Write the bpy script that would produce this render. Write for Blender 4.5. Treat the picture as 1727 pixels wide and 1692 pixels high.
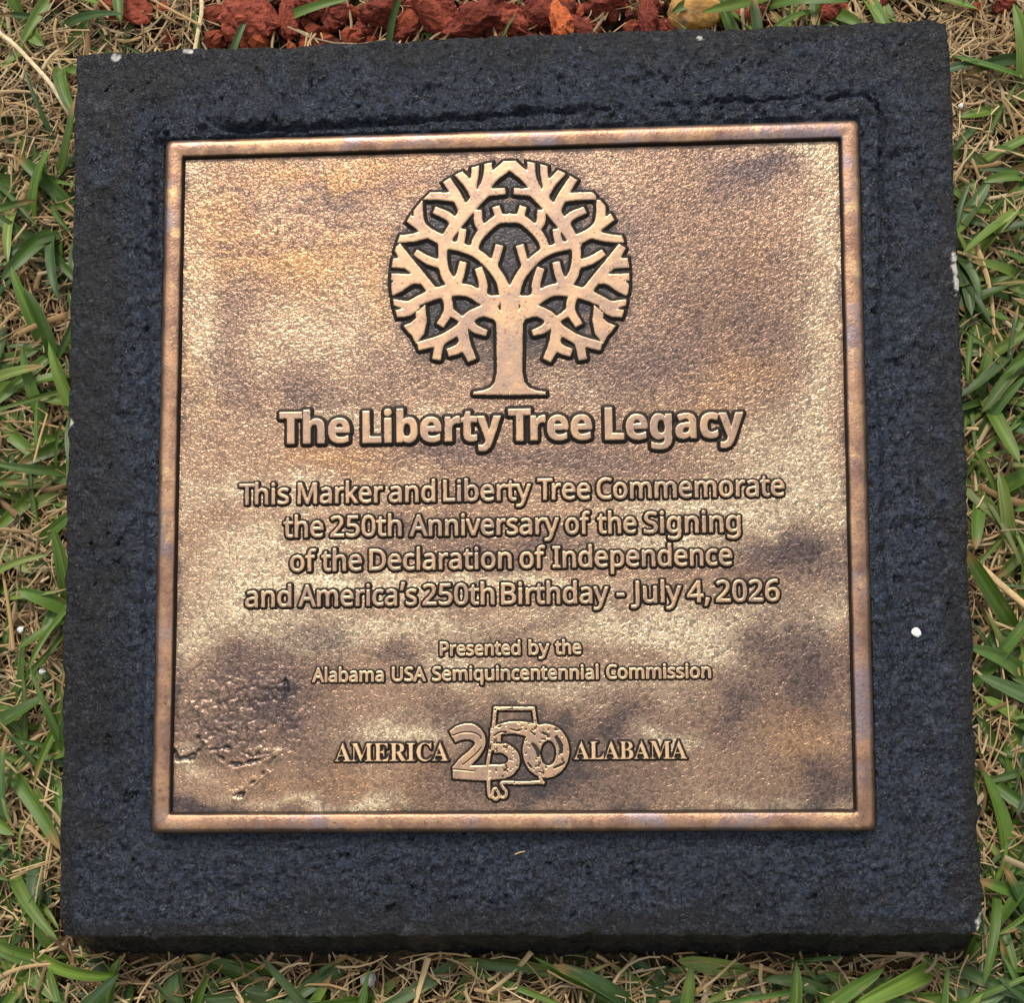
import bpy, bmesh, math, random
import numpy as np
from mathutils import Matrix, Vector

for _o in list(bpy.data.objects):
    bpy.data.objects.remove(_o)
scene = bpy.context.scene
COL = scene.collection
TILT = math.radians(8.0)      # the marker's face leans towards the reader
ZT = 0.0735                   # height of the block's top plane above the marker's base point
ROOT_M = Matrix.Rotation(TILT, 4, 'X')

# ------------------------------------------------------------------ camera
cam_d = bpy.data.cameras.new('camera')
cam = bpy.data.objects.new('camera', cam_d)
COL.objects.link(cam)
scene.camera = cam
cam_d.sensor_width = 36.0
cam_d.lens = 2300.0 / 1727.0 * 36.0
cam_d.clip_start = 0.01
cam_d.clip_end = 200.0
_axes = Matrix(((0.998119, -0.012205, -0.060072), (0.017141, 0.996457, 0.082342), (0.058854, -0.083217, 0.994792))).transposed()
cam.matrix_world = ROOT_M @ (Matrix.Translation((0.037564, -0.062184, 0.599679 + ZT)) @ _axes.to_4x4())

# ------------------------------------------------------------------ sky and sun
SUN_EL, SUN_AZ = 52.0, -14.0
world = bpy.data.worlds.new('World')
scene.world = world
world.use_nodes = True
wn, wl = world.node_tree.nodes, world.node_tree.links
wn.clear()
w_out = wn.new('ShaderNodeOutputWorld')
w_bg = wn.new('ShaderNodeBackground')
w_bg.inputs['Strength'].default_value = 0.12
sky = wn.new('ShaderNodeTexSky')
sky.sky_type = 'NISHITA'
sky.sun_disc = False
sky.sun_elevation = math.radians(SUN_EL)
sky.sun_rotation = math.radians(SUN_AZ)
# broken cloud over the blue
w_tc = wn.new('ShaderNodeTexCoord')
w_cl = wn.new('ShaderNodeTexNoise')
w_cl.inputs['Scale'].default_value = 4.2
w_cl.inputs['Detail'].default_value = 5.0
w_cl.inputs['Roughness'].default_value = 0.55
w_rp = wn.new('ShaderNodeValToRGB')
w_rp.color_ramp.elements[0].position = 0.43
w_rp.color_ramp.elements[1].position = 0.60
w_mx = wn.new('ShaderNodeMix'); w_mx.data_type = 'RGBA'
w_mx.inputs['B'].default_value = (13.0, 12.0, 10.4, 1)
wl.new(w_tc.outputs['Generated'], w_cl.inputs['Vector'])
wl.new(w_cl.outputs['Fac'], w_rp.inputs['Fac'])
wl.new(w_rp.outputs['Color'], w_mx.inputs['Factor'])
wl.new(sky.outputs['Color'], w_mx.inputs['A'])
# unseen treeline added to darken the low sky, taller on the reader's side
w_sp = wn.new('ShaderNodeSeparateXYZ'); wl.new(w_tc.outputs['Generated'], w_sp.inputs[0])
w_ma = wn.new('ShaderNodeMath'); w_ma.operation = 'MULTIPLY_ADD'; w_ma.inputs[1].default_value = 0.30
wl.new(w_sp.outputs['Y'], w_ma.inputs[0]); wl.new(w_sp.outputs['Z'], w_ma.inputs[2])
w_tn = wn.new('ShaderNodeTexNoise'); w_tn.inputs['Scale'].default_value = 9.0; w_tn.inputs['Detail'].default_value = 4.0
wl.new(w_tc.outputs['Generated'], w_tn.inputs['Vector'])
w_mb = wn.new('ShaderNodeMath'); w_mb.operation = 'MULTIPLY_ADD'; w_mb.inputs[1].default_value = 0.28
wl.new(w_tn.outputs['Fac'], w_mb.inputs[0]); wl.new(w_ma.outputs[0], w_mb.inputs[2])
w_mr = wn.new('ShaderNodeMapRange'); w_mr.interpolation_type = 'SMOOTHSTEP'
w_mr.inputs['From Min'].default_value = 0.40; w_mr.inputs['From Max'].default_value = 0.62
wl.new(w_mb.outputs[0], w_mr.inputs['Value'])
w_tr = wn.new('ShaderNodeMix'); w_tr.data_type = 'RGBA'
w_tr.inputs['A'].default_value = (0.55, 0.62, 0.42, 1)
wl.new(w_mr.outputs['Result'], w_tr.inputs['Factor']); wl.new(w_mx.outputs['Result'], w_tr.inputs['B'])
wl.new(w_tr.outputs['Result'], w_bg.inputs['Color'])
wl.new(w_bg.outputs['Background'], w_out.inputs['Surface'])

sun_d = bpy.data.lights.new('sun', 'SUN')
sun_d.energy = 2.2
sun_d.angle = math.radians(13)
sun_d.color = (1.0, 0.91, 0.80)
sun = bpy.data.objects.new('sun', sun_d)
COL.objects.link(sun)
_e, _a = math.radians(SUN_EL), math.radians(SUN_AZ)
_dir = Vector((math.sin(_a) * math.cos(_e), math.cos(_a) * math.cos(_e), math.sin(_e)))
sun.rotation_euler = _dir.to_track_quat('Z', 'Y').to_euler()
sun.location = _dir * 3

scene.view_settings.view_transform = 'Standard'
scene.view_settings.look = 'None'
scene.view_settings.gamma = 1.0
scene.view_settings.use_curve_mapping = False
scene.view_settings.exposure = 0.60

GLYPHS = {
'bL': "60 0 60 480 162 480 162 84 357 84 357 0",
'bT': "144 0 144 395 13 395 13 480 375 480 375 395 245 395 245 0",
'ba': "142 -7 97 0 60 22 36 58 28 109 33 145 46 174 69 196 120 217 192 226 256 228 256 244 252 270 241 287 223 297 199 300 172 298 146 292 95 273 62 341 94 355 128 365 165 372 203 374 268 366 316 342 338 317 351 284 355 244 355 0 285 0 266 50 263 50 239 24 214 7 182 -3|179 66 209 71 234 86 250 108 256 140 256 170 217 169 176 164 150 151 136 132 131 109 134 90 144 76 160 69",
'bb': "254 -7 218 -3 190 8 169 23 152 40 146 40 129 0 52 0 52 510 152 510 152 392 151 351 148 319 152 319 170 340 192 358 221 369 257 373 295 368 329 352 357 325 378 288 391 241 395 184 391 126 378 79 356 42 327 15 293 -2|226 75 254 82 275 103 288 138 293 185 288 232 274 266 252 286 224 293 191 287 170 269 157 239 152 195 152 185 156 138 168 103 191 82",
'bc': "201 -7 151 -2 109 13 75 39 50 75 35 122 30 181 36 242 53 291 80 328 117 353 160 368 210 373 245 371 276 366 324 349 295 271 251 287 230 292 210 293 167 281 141 244 132 182 137 134 153 101 177 81 210 75 240 77 266 83 290 93 313 106 313 21 290 8 265 0 236 -5",
'be': "218 -7 166 -2 121 14 83 39 54 76 36 123 30 181 35 240 52 288 78 325 113 352 155 368 203 373 250 368 291 354 324 330 348 297 363 256 368 207 368 158 132 158 139 120 157 92 186 74 223 68 257 70 287 75 317 84 347 97 347 19 319 8 290 0 257 -5|134 225 274 225 270 256 257 280 235 297 204 302 178 297 156 283 141 259",
'bg': "189 -161 152 -160 117 -156 84 -150 52 -140 52 -60 122 -81 195 -88 238 -79 264 -51 273 -5 273 3 274 26 275 48 273 48 252 23 228 6 200 -4 169 -7 128 -1 94 15 67 43 46 81 34 128 30 183 34 238 47 285 68 323 96 351 130 368 171 373 213 367 248 349 277 320 280 320 288 367 373 367 373 -1 368 -49 352 -89 326 -120 291 -143 245 -157|204 72 238 77 261 94 274 124 279 170 279 182 274 233 261 267 238 286 203 292 164 280 140 243 132 181 140 120 164 84",
'bh': "52 0 52 510 152 510 152 406 151 355 148 320 153 320 173 344 198 361 227 370 259 373 313 365 355 342 375 316 387 282 391 239 391 0 291 0 291 214 284 258 265 284 232 293 194 285 170 262 156 224 152 173 152 0",
'bi': "103 412 82 415 64 423 52 438 48 461 52 485 64 500 82 508 103 510 124 508 141 500 153 485 157 461 153 438 141 423 124 415|52 0 52 367 152 367 152 0",
'br': "52 0 52 367 128 367 143 305 148 305 167 331 192 353 223 368 257 373 275 373 291 371 283 277 270 279 254 280 229 278 205 271 184 259 167 242 156 218 152 187 152 0",
'bt': "178 -7 147 -4 119 4 96 19 78 41 67 73 63 115 63 291 15 291 15 334 71 367 99 445 163 445 163 367 266 367 266 291 163 291 163 115 166 97 175 84 189 76 207 73 239 77 270 85 270 10 230 -2",
'by': "74 -161 45 -160 23 -156 23 -77 41 -79 62 -81 91 -76 112 -61 129 -40 140 -15 146 3 0 367 109 367 179 161 187 130 191 97 193 97 198 130 207 161 275 367 382 367 227 -47 201 -97 166 -133 123 -154",
'r,': "28 -87 47 -3 61 78 124 78 129 71 104 -8 71 -87",
'r-': "27 154 27 206 189 206 189 154",
'r0': "191 -7 142 0 102 22 72 59 50 108 37 168 33 240 37 312 49 373 69 422 99 458 140 480 191 487 240 480 281 458 312 422 334 373 347 312 351 240 347 169 335 108 314 59 284 23 244 0|191 44 224 49 249 65 268 92 286 154 291 240 286 326 268 388 249 415 224 431 191 437 159 431 133 415 115 388 98 326 92 240 98 154 115 93 133 66 159 49",
'r2': "32 0 32 49 158 176 219 240 241 268 257 296 266 324 269 355 263 390 246 415 219 431 185 436 152 433 123 424 97 410 69 390 38 430 68 452 102 470 141 482 185 486 245 478 291 452 313 427 326 396 330 359 326 322 314 288 296 256 271 224 207 155 107 56 107 54 349 54 349 0",
'r4': "244 0 244 109 14 109 14 159 240 482 301 482 301 162 371 162 371 109 301 109 301 0|72 162 244 162 244 313 245 372 247 419 244 419 231 392 216 367",
'r5': "167 -7 131 -5 97 0 67 8 42 19 42 75 69 62 101 52 135 46 167 44 215 50 253 69 277 101 285 147 278 188 257 219 219 238 165 244 122 241 83 234 54 253 72 480 312 480 312 426 122 426 111 287 142 291 185 294 231 290 270 278 302 257 326 229 341 195 346 153 341 107 325 68 299 36 263 12 219 -2",
'r6': "200 -7 157 -1 118 16 84 45 59 86 42 139 37 205 39 256 46 307 59 354 79 397 108 434 146 462 195 480 257 486 288 485 316 480 316 430 288 436 258 438 215 434 181 422 153 404 132 380 116 351 106 318 100 282 96 244 100 244 118 266 143 284 174 296 214 300 253 296 286 283 314 262 336 233 349 197 353 154 348 108 334 68 311 36 281 12 244 -2|199 43 238 50 268 70 287 104 294 154 288 195 271 227 242 247 201 254 172 250 146 241 126 226 110 208 100 187 97 166 100 137 108 108 122 82 142 61 168 48",
'rA': "0 0 187 482 242 482 428 0 366 0 308 148 118 148 61 0|138 202 290 202 236 347 230 367 221 396 214 419 203 378 193 347",
'rB': "65 0 65 480 202 480 281 473 338 453 364 431 379 400 384 361 378 322 361 290 332 268 293 255 293 251 322 244 348 234 370 218 386 197 397 170 400 136 395 96 380 63 356 36 303 9 234 0|126 275 214 275 266 280 299 295 316 320 322 354 315 388 294 411 258 424 205 428 126 428|126 51 222 51 276 57 311 76 330 104 336 141 329 175 310 202 274 219 218 225 126 225",
'rC': "261 -7 194 1 139 24 96 60 65 109 47 170 41 240 48 308 67 368 100 418 146 455 203 478 271 486 342 479 404 458 379 407 330 425 302 431 271 433 223 427 182 410 149 381 125 343 110 296 105 240 110 184 123 137 146 98 178 69 220 52 270 46 301 48 330 52 385 65 385 13 357 4 329 -2",
'rD': "65 0 65 480 213 480 280 473 338 453 385 420 420 374 442 315 449 244 442 170 420 109 383 61 333 27 272 7 199 0|126 52 191 52 276 64 337 99 373 159 385 242 380 300 364 347 338 383 302 408 258 423 204 428 126 428",
'rI': "27 0 27 35 83 48 83 431 27 445 27 480 200 480 200 445 144 431 144 48 200 35 200 0",
'rJ': "-3 -128 -31 -125 -52 -119 -52 -68 -30 -73 -4 -75 12 -73 28 -68 42 -59 52 -44 60 -24 62 3 62 480 122 480 122 7 114 -53 88 -95 48 -120",
'rL': "65 0 65 480 126 480 126 54 335 54 335 0",
'rM': "65 0 65 480 154 480 302 87 305 87 455 480 544 480 544 0 484 0 484 295 486 364 489 420 486 420 326 0 277 0 119 420 116 420 120 364 121 291 121 0",
'rP': "65 0 65 480 192 480 249 476 295 463 329 443 353 415 367 380 372 338 368 300 354 264 330 233 294 208 245 192 181 187 126 187 126 0|126 238 174 238 234 244 276 261 301 290 310 336 302 376 280 405 242 422 187 428 126 428",
'rS': "166 -7 127 -6 91 -1 60 6 34 16 34 74 94 54 131 48 169 46 215 51 249 66 270 91 277 123 274 145 267 163 253 178 232 192 203 207 164 222 110 246 72 276 48 314 40 364 45 400 60 429 83 454 114 471 151 482 193 486 231 484 266 479 298 470 326 459 307 408 253 426 223 431 192 433 152 428 124 414 107 392 101 363 104 341 111 323 124 308 144 294 171 281 206 267 245 250 278 233 303 214 322 191 333 162 337 128 332 89 317 56 291 29 236 2",
'rT': "156 0 156 426 7 426 7 480 366 480 366 426 217 426 217 0",
'rU': "243 -7 188 -1 143 15 107 42 81 78 65 121 60 171 60 480 121 480 121 169 129 117 152 78 191 54 246 46 302 54 341 80 363 120 370 169 370 480 430 480 430 169 425 122 410 80 384 44 348 16 302 -1",
'ra': "144 -7 100 0 63 19 39 52 31 100 36 133 50 161 73 183 127 205 203 215 265 217 265 238 260 276 245 301 222 314 190 318 162 316 136 310 89 291 71 335 96 347 126 357 159 364 193 366 251 359 291 337 314 300 322 245 322 0 279 0 268 51 265 51 241 25 216 7 185 -3|158 41 200 47 234 66 256 98 264 144 264 176 211 174 154 167 118 152 99 130 92 99 96 73 110 55 132 45",
'rb': "228 -7 189 -3 158 9 134 26 116 46 111 46 99 0 57 0 57 510 116 510 116 386 115 344 113 312 116 312 134 333 158 351 189 362 228 366 269 361 305 345 335 319 358 283 372 237 376 180 371 123 358 77 335 40 305 14 269 -2|219 42 261 51 291 78 309 122 315 181 309 241 291 283 261 309 218 317 169 309 138 284 122 242 116 182 116 179 121 121 138 78 157 58 184 46",
'rc': "201 -7 156 -2 117 13 83 38 58 73 42 120 37 178 42 238 59 286 85 322 119 347 160 362 206 367 233 366 259 361 282 355 300 347 282 298 244 310 204 315 157 307 124 281 105 239 98 179 105 121 124 79 156 53 201 44 229 46 253 50 294 65 294 13 275 4 254 -2",
'rd': "185 -7 143 -2 107 14 77 40 55 76 41 123 37 179 41 236 55 283 78 319 108 346 144 362 185 367 223 363 254 351 278 334 297 314 301 314 299 339 297 367 297 510 356 510 356 0 308 0 300 48 297 48 278 27 254 9 223 -3|194 42 243 50 274 74 292 113 298 168 298 179 292 238 275 282 256 302 229 314 193 318 152 308 122 280 104 235 98 178 104 121 122 78 152 51",
're': "210 -7 162 -2 120 14 85 40 59 76 42 122 37 177 42 232 57 279 81 316 112 344 151 361 196 367 239 362 276 347 305 322 327 290 340 250 345 204 345 169 98 169 106 115 129 76 165 52 213 44 245 46 274 50 301 58 328 69 328 17 274 -1 245 -6|99 216 283 216 278 257 262 290 234 311 195 318 158 311 129 291 109 259",
'rf': "73 0 73 314 10 314 10 342 73 362 73 383 81 443 104 483 141 506 190 514 229 510 260 502 244 455 220 462 191 465 165 460 147 446 136 420 132 383 132 360 223 360 223 314 132 314 132 0",
'rg': "195 -161 123 -156 65 -138 65 -84 125 -105 198 -112 239 -105 271 -85 291 -53 298 -11 298 3 298 27 300 48 297 48 269 17 231 -1 185 -7 142 -1 106 15 76 42 54 79 41 125 37 179 41 233 54 278 76 316 106 344 142 361 185 367 218 363 249 353 275 336 298 312 301 312 309 360 356 360 356 -6 352 -53 339 -92 317 -122 286 -144 245 -157|194 42 241 49 273 71 292 109 298 165 298 179 292 243 273 285 240 309 193 317 153 308 123 281 104 238 98 179 104 120 123 77 153 50",
'rh': "57 0 57 510 116 510 116 361 113 310 117 310 137 335 164 352 195 362 229 366 287 358 328 335 353 294 361 234 361 0 302 0 302 230 293 278 266 307 222 317 186 313 158 302 139 283 122 242 116 186 116 0",
'ri': "87 420 73 422 62 429 55 441 52 457 55 474 62 486 73 493 87 495 100 493 111 486 119 474 122 457 119 441 111 429 100 422|57 0 57 360 116 360 116 0",
'rk': "57 0 57 510 116 510 116 244 115 216 113 185 116 185 128 201 144 221 158 238 273 360 343 360 197 206 353 0 281 0 156 168 116 132 116 0",
'rl': "57 0 57 510 116 510 116 0",
'rm': "57 0 57 360 105 360 113 311 117 311 136 336 162 353 191 363 223 367 273 360 309 340 333 306 336 306 358 333 386 352 418 363 452 367 505 359 543 335 566 295 574 234 574 0 515 0 515 232 507 279 483 308 442 317 397 310 367 287 350 250 345 199 345 0 286 0 286 232 278 279 253 308 212 317 180 313 155 302 137 283 121 242 116 187 116 0",
'rn': "57 0 57 360 105 360 113 311 117 311 138 336 165 353 197 363 230 367 287 359 328 335 353 295 361 234 361 0 302 0 302 230 293 278 266 307 222 317 186 313 158 302 139 283 122 242 116 187 116 0",
'ro': "202 -7 157 -1 117 15 84 42 58 79 42 126 37 181 42 236 57 281 82 318 116 345 156 362 204 367 250 361 290 345 324 318 349 282 365 236 370 181 365 126 350 79 325 42 291 15 250 -1|203 42 236 46 263 59 283 80 302 123 309 181 302 238 283 281 263 301 236 313 203 317 169 313 143 301 123 281 104 238 98 181 104 123 123 80 143 59 170 46",
'rp': "57 -161 57 360 105 360 113 311 116 311 135 333 158 351 189 363 228 367 270 362 305 346 335 320 358 284 372 238 376 181 372 124 358 78 335 41 305 14 269 -2 228 -7 190 -3 159 9 134 26 116 46 112 46 115 17 116 -13 116 -161|219 42 249 46 273 60 292 82 305 110 313 143 315 181 309 237 291 280 272 301 248 313 218 317 171 309 140 286 123 247 116 192 116 181 121 122 138 78 157 58 184 46",
'rq': "297 -161 297 -7 298 21 300 48 296 48 278 27 254 9 222 -3 183 -7 143 -2 108 14 78 40 55 76 41 123 37 179 42 236 55 283 78 319 108 346 144 362 185 367 224 363 255 351 279 333 298 311 300 311 309 360 356 360 356 -161|195 42 242 50 274 73 291 111 298 167 298 179 292 239 275 282 255 302 228 314 193 318 164 314 140 301 122 280 104 235 98 178 104 121 122 78 152 51",
'rr': "57 0 57 360 105 360 112 294 115 294 134 322 160 345 190 362 225 367 247 366 267 363 260 308 241 312 221 313 194 309 169 298 147 280 131 256 120 226 116 192 116 0",
'rs': "148 -7 113 -6 83 -1 58 6 35 16 35 70 87 50 118 43 149 41 188 45 214 55 229 72 234 94 232 107 227 118 216 129 200 140 146 164 86 191 64 206 48 223 38 245 34 271 44 312 72 342 114 360 169 367 201 365 231 360 284 343 264 296 216 312 191 316 165 318 133 315 110 307 96 293 91 275 93 261 99 249 129 229 183 206 242 180 263 165 279 147 288 126 291 99 287 67 274 41 253 20 207 0",
'rt': "167 -7 140 -4 115 3 93 17 77 37 66 66 62 105 62 314 11 314 11 343 62 366 86 443 121 443 121 360 225 360 225 314 121 314 121 106 125 77 137 57 155 46 177 42 205 44 228 49 228 4 201 -4",
'ru': "184 -7 127 1 86 25 61 65 53 124 53 360 113 360 113 128 122 80 148 52 193 42 229 46 256 57 276 76 293 117 299 173 299 360 358 360 358 0 310 0 301 48 298 48 277 23 250 6 218 -4",
'rv': "136 0 0 360 63 360 140 148 151 115 162 80 169 52 171 52 179 81 190 116 201 148 278 360 341 360 204 0",
'ry': "56 -161 28 -160 7 -156 7 -109 25 -111 47 -113 75 -108 97 -95 114 -75 127 -49 146 -1 1 360 64 360 142 155 160 104 172 57 175 57 187 101 206 156 279 360 343 360 187 -50 166 -96 139 -131 103 -154",
'r’': "64 0 64 480 339 480 339 0|98 34 306 34 306 445 98 445",
'sA': "-9 0 -9 18 9 21 24 30 36 47 49 75 206 466 224 465 384 87 398 55 411 34 425 22 443 18 443 0 229 0 229 18 259 21 277 30 283 46 281 59 273 81 253 132 103 132 79 71 76 59 75 48 80 31 97 21 124 18 128 18 128 0|113 161 242 161 177 319",
'sB': "16 0 16 17 45 22 62 32 72 51 75 82 75 369 74 394 69 412 62 425 51 433 36 438 15 439 15 455 220 455 297 448 352 429 385 396 396 351 384 303 348 268 287 247 360 223 404 185 418 132 413 93 397 61 371 35 314 9 238 0|182 252 188 252 234 257 263 272 280 301 285 345 281 385 269 412 248 429 216 434 198 432 188 425 184 412 182 391|222 24 259 30 283 49 296 81 301 128 295 176 277 208 245 225 197 231 182 231 182 65 184 46 190 33 202 26",
'sC': "257 -11 193 -3 137 20 91 56 56 104 34 162 26 228 34 293 56 351 92 399 139 435 195 458 259 465 309 459 367 440 388 435 408 442 419 465 437 465 437 308 420 308 392 364 356 407 313 434 265 443 212 429 174 389 152 321 144 226 152 137 177 74 219 37 278 24 318 29 358 45 395 71 428 106 447 89 395 33 332 0",
'sE': "14 0 14 17 44 20 62 30 72 48 75 78 75 369 72 405 62 425 44 435 16 439 16 455 399 455 399 320 383 320 369 372 340 406 296 424 232 430 200 428 191 424 186 417 183 388 183 246 193 246 232 252 259 269 277 300 288 345 304 345 304 118 287 118 282 154 273 181 260 201 241 213 216 220 185 222 183 222 183 67 185 47 192 35 206 30 230 28 276 30 313 39 345 53 371 75 392 104 411 143 430 143 402 0",
'sI': "13 0 13 17 42 23 61 32 72 49 75 75 75 387 72 412 63 427 45 435 13 439 13 455 244 455 244 439 214 435 196 427 186 412 183 387 183 77 184 58 187 44 195 34 206 26 246 17 246 0",
'sL': "15 0 15 17 44 22 62 32 72 50 75 81 75 379 72 407 62 425 45 435 16 439 16 455 250 455 250 439 226 438 208 434 196 427 188 416 184 400 182 379 182 83 185 47 191 37 200 31 234 28 278 31 315 40 345 56 370 80 391 112 409 154 427 154 402 0",
'sM': "14 0 14 17 42 22 61 32 72 50 75 79 75 382 74 402 71 416 64 426 53 432 37 437 15 439 15 455 185 455 317 142 449 455 617 455 617 439 590 434 573 423 563 406 560 378 560 85 561 60 565 43 572 31 582 23 617 17 617 0 396 0 396 17 417 20 433 25 443 32 450 44 454 60 455 83 455 399 288 0 270 0 105 389 105 80 109 48 120 30 139 20 169 17 169 0",
'sR': "15 0 15 17 44 22 62 32 72 50 75 81 75 379 72 406 62 424 45 434 16 439 16 455 217 455 305 448 367 426 395 403 411 372 417 334 406 285 372 248 315 224 432 50 452 26 463 19 478 17 480 17 480 0 338 0 201 212 182 212 182 81 185 50 194 32 212 22 242 17 242 0|182 234 203 234 249 240 280 258 298 290 304 336 295 389 268 420 224 431 202 429 190 422 184 409 182 385",
}
ADV = {'bL': 379, 'bT': 389, 'ba': 405, 'bb': 425, 'bc': 345, 'be': 397, 'bg': 425, 'bh': 441, 'bi': 205, 'br': 305, 'bt': 291, 'by': 382, 'r,': 180, 'r-': 216, 'r0': 384, 'r2': 384, 'r4': 384, 'r5': 384, 'r6': 384, 'rA': 429, 'rB': 436, 'rC': 424, 'rD': 490, 'rI': 228, 'rJ': 183, 'rL': 352, 'rM': 609, 'rP': 406, 'rS': 369, 'rT': 373, 'rU': 491, 'ra': 377, 'rb': 413, 'rc': 322, 'rd': 413, 're': 379, 'rf': 231, 'rg': 413, 'rh': 415, 'ri': 173, 'rk': 358, 'rl': 173, 'rm': 628, 'rn': 415, 'ro': 406, 'rp': 413, 'rq': 413, 'rr': 277, 'rs': 322, 'rt': 242, 'ru': 415, 'rv': 341, 'ry': 342, 'r’': 403, 'sA': 436, 'sB': 442, 'sC': 468, 'sE': 442, 'sI': 260, 'sL': 426, 'sM': 634, 'sR': 473}
LINES = [
('title_lettering', 'b', 14.11, 14.38, -0.0063, [['The', -100.95, -69.1], ['Liberty', -63.67, -1.93], ['Tree', 1.08, 38.0], ['Legacy', 43.44, 103.88]], 0.3, 1.8, 1.5),
('inscription_line', 'r', 9.23, -11.95, -0.0008, [['This', -118.97, -96.39], ['Marker', -92.68, -54.42], ['and', -52.05, -31.33], ['Liberty', -27.93, 10.88], ['Tree', 13.49, 36.78], ['Commemorate', 39.37, 120.75]], 0.21, 1.35, 1.15),
('inscription_line', 'r', 9.23, -27.04, -0.0034, [['the', -99.01, -81.05], ['250th', -78.15, -46.35], ['Anniversary', -42.95, 22.84], ['of', 25.43, 36.52], ['the', 39.36, 56.58], ['Signing', 59.66, 101.54]], 0.21, 1.35, 1.15),
('inscription_line', 'r', 9.23, -41.79, 0.0002, [['of', -96.08, -84.22], ['the', -82.11, -63.98], ['Declaration', -60.83, 1.95], ['of', 5.32, 16.69], ['Independence', 19.67, 97.6]], 0.21, 1.35, 1.15),
('inscription_line', 'r', 9.23, -57.38, -0.0012, [['and', -116.12, -95.27], ['America’s', -92.37, -39.75], ['250th', -37.4, -5.74], ['Birthday', -2.88, 43.95], ['-', 47.29, 50.87], ['July', 53.43, 75.37], ['4,', 77.66, 87.57], ['2026', 90.11, 117.45]], 0.21, 1.35, 1.15),
('presenter_line', 'r', 6.06, -79.43, 0.0024, [['Presented', -30.03, 5.35], ['by', 8.7, 17.95], ['the', 20.14, 31.8]], 0.24, 1.0, 0.8),
('presenter_line', 'r', 6.06, -90.26, 0.0016, [['Alabama', -86.32, -54.5], ['USA', -51.12, -36.07], ['Semiquincentennial', -33.48, 39.02], ['Commission', 42.09, 87.29]], 0.24, 1.0, 0.8),
('serif_lettering', 's', 7.91, -124.73, 0.0, [['AMERICA', -76.43, -26.26]], 0.12, 1.2, 0.95),
('serif_lettering', 's', 7.78, -124.45, 0.0, [['ALABAMA', 27.49, 76.38]], 0.12, 1.2, 0.95)]
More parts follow.
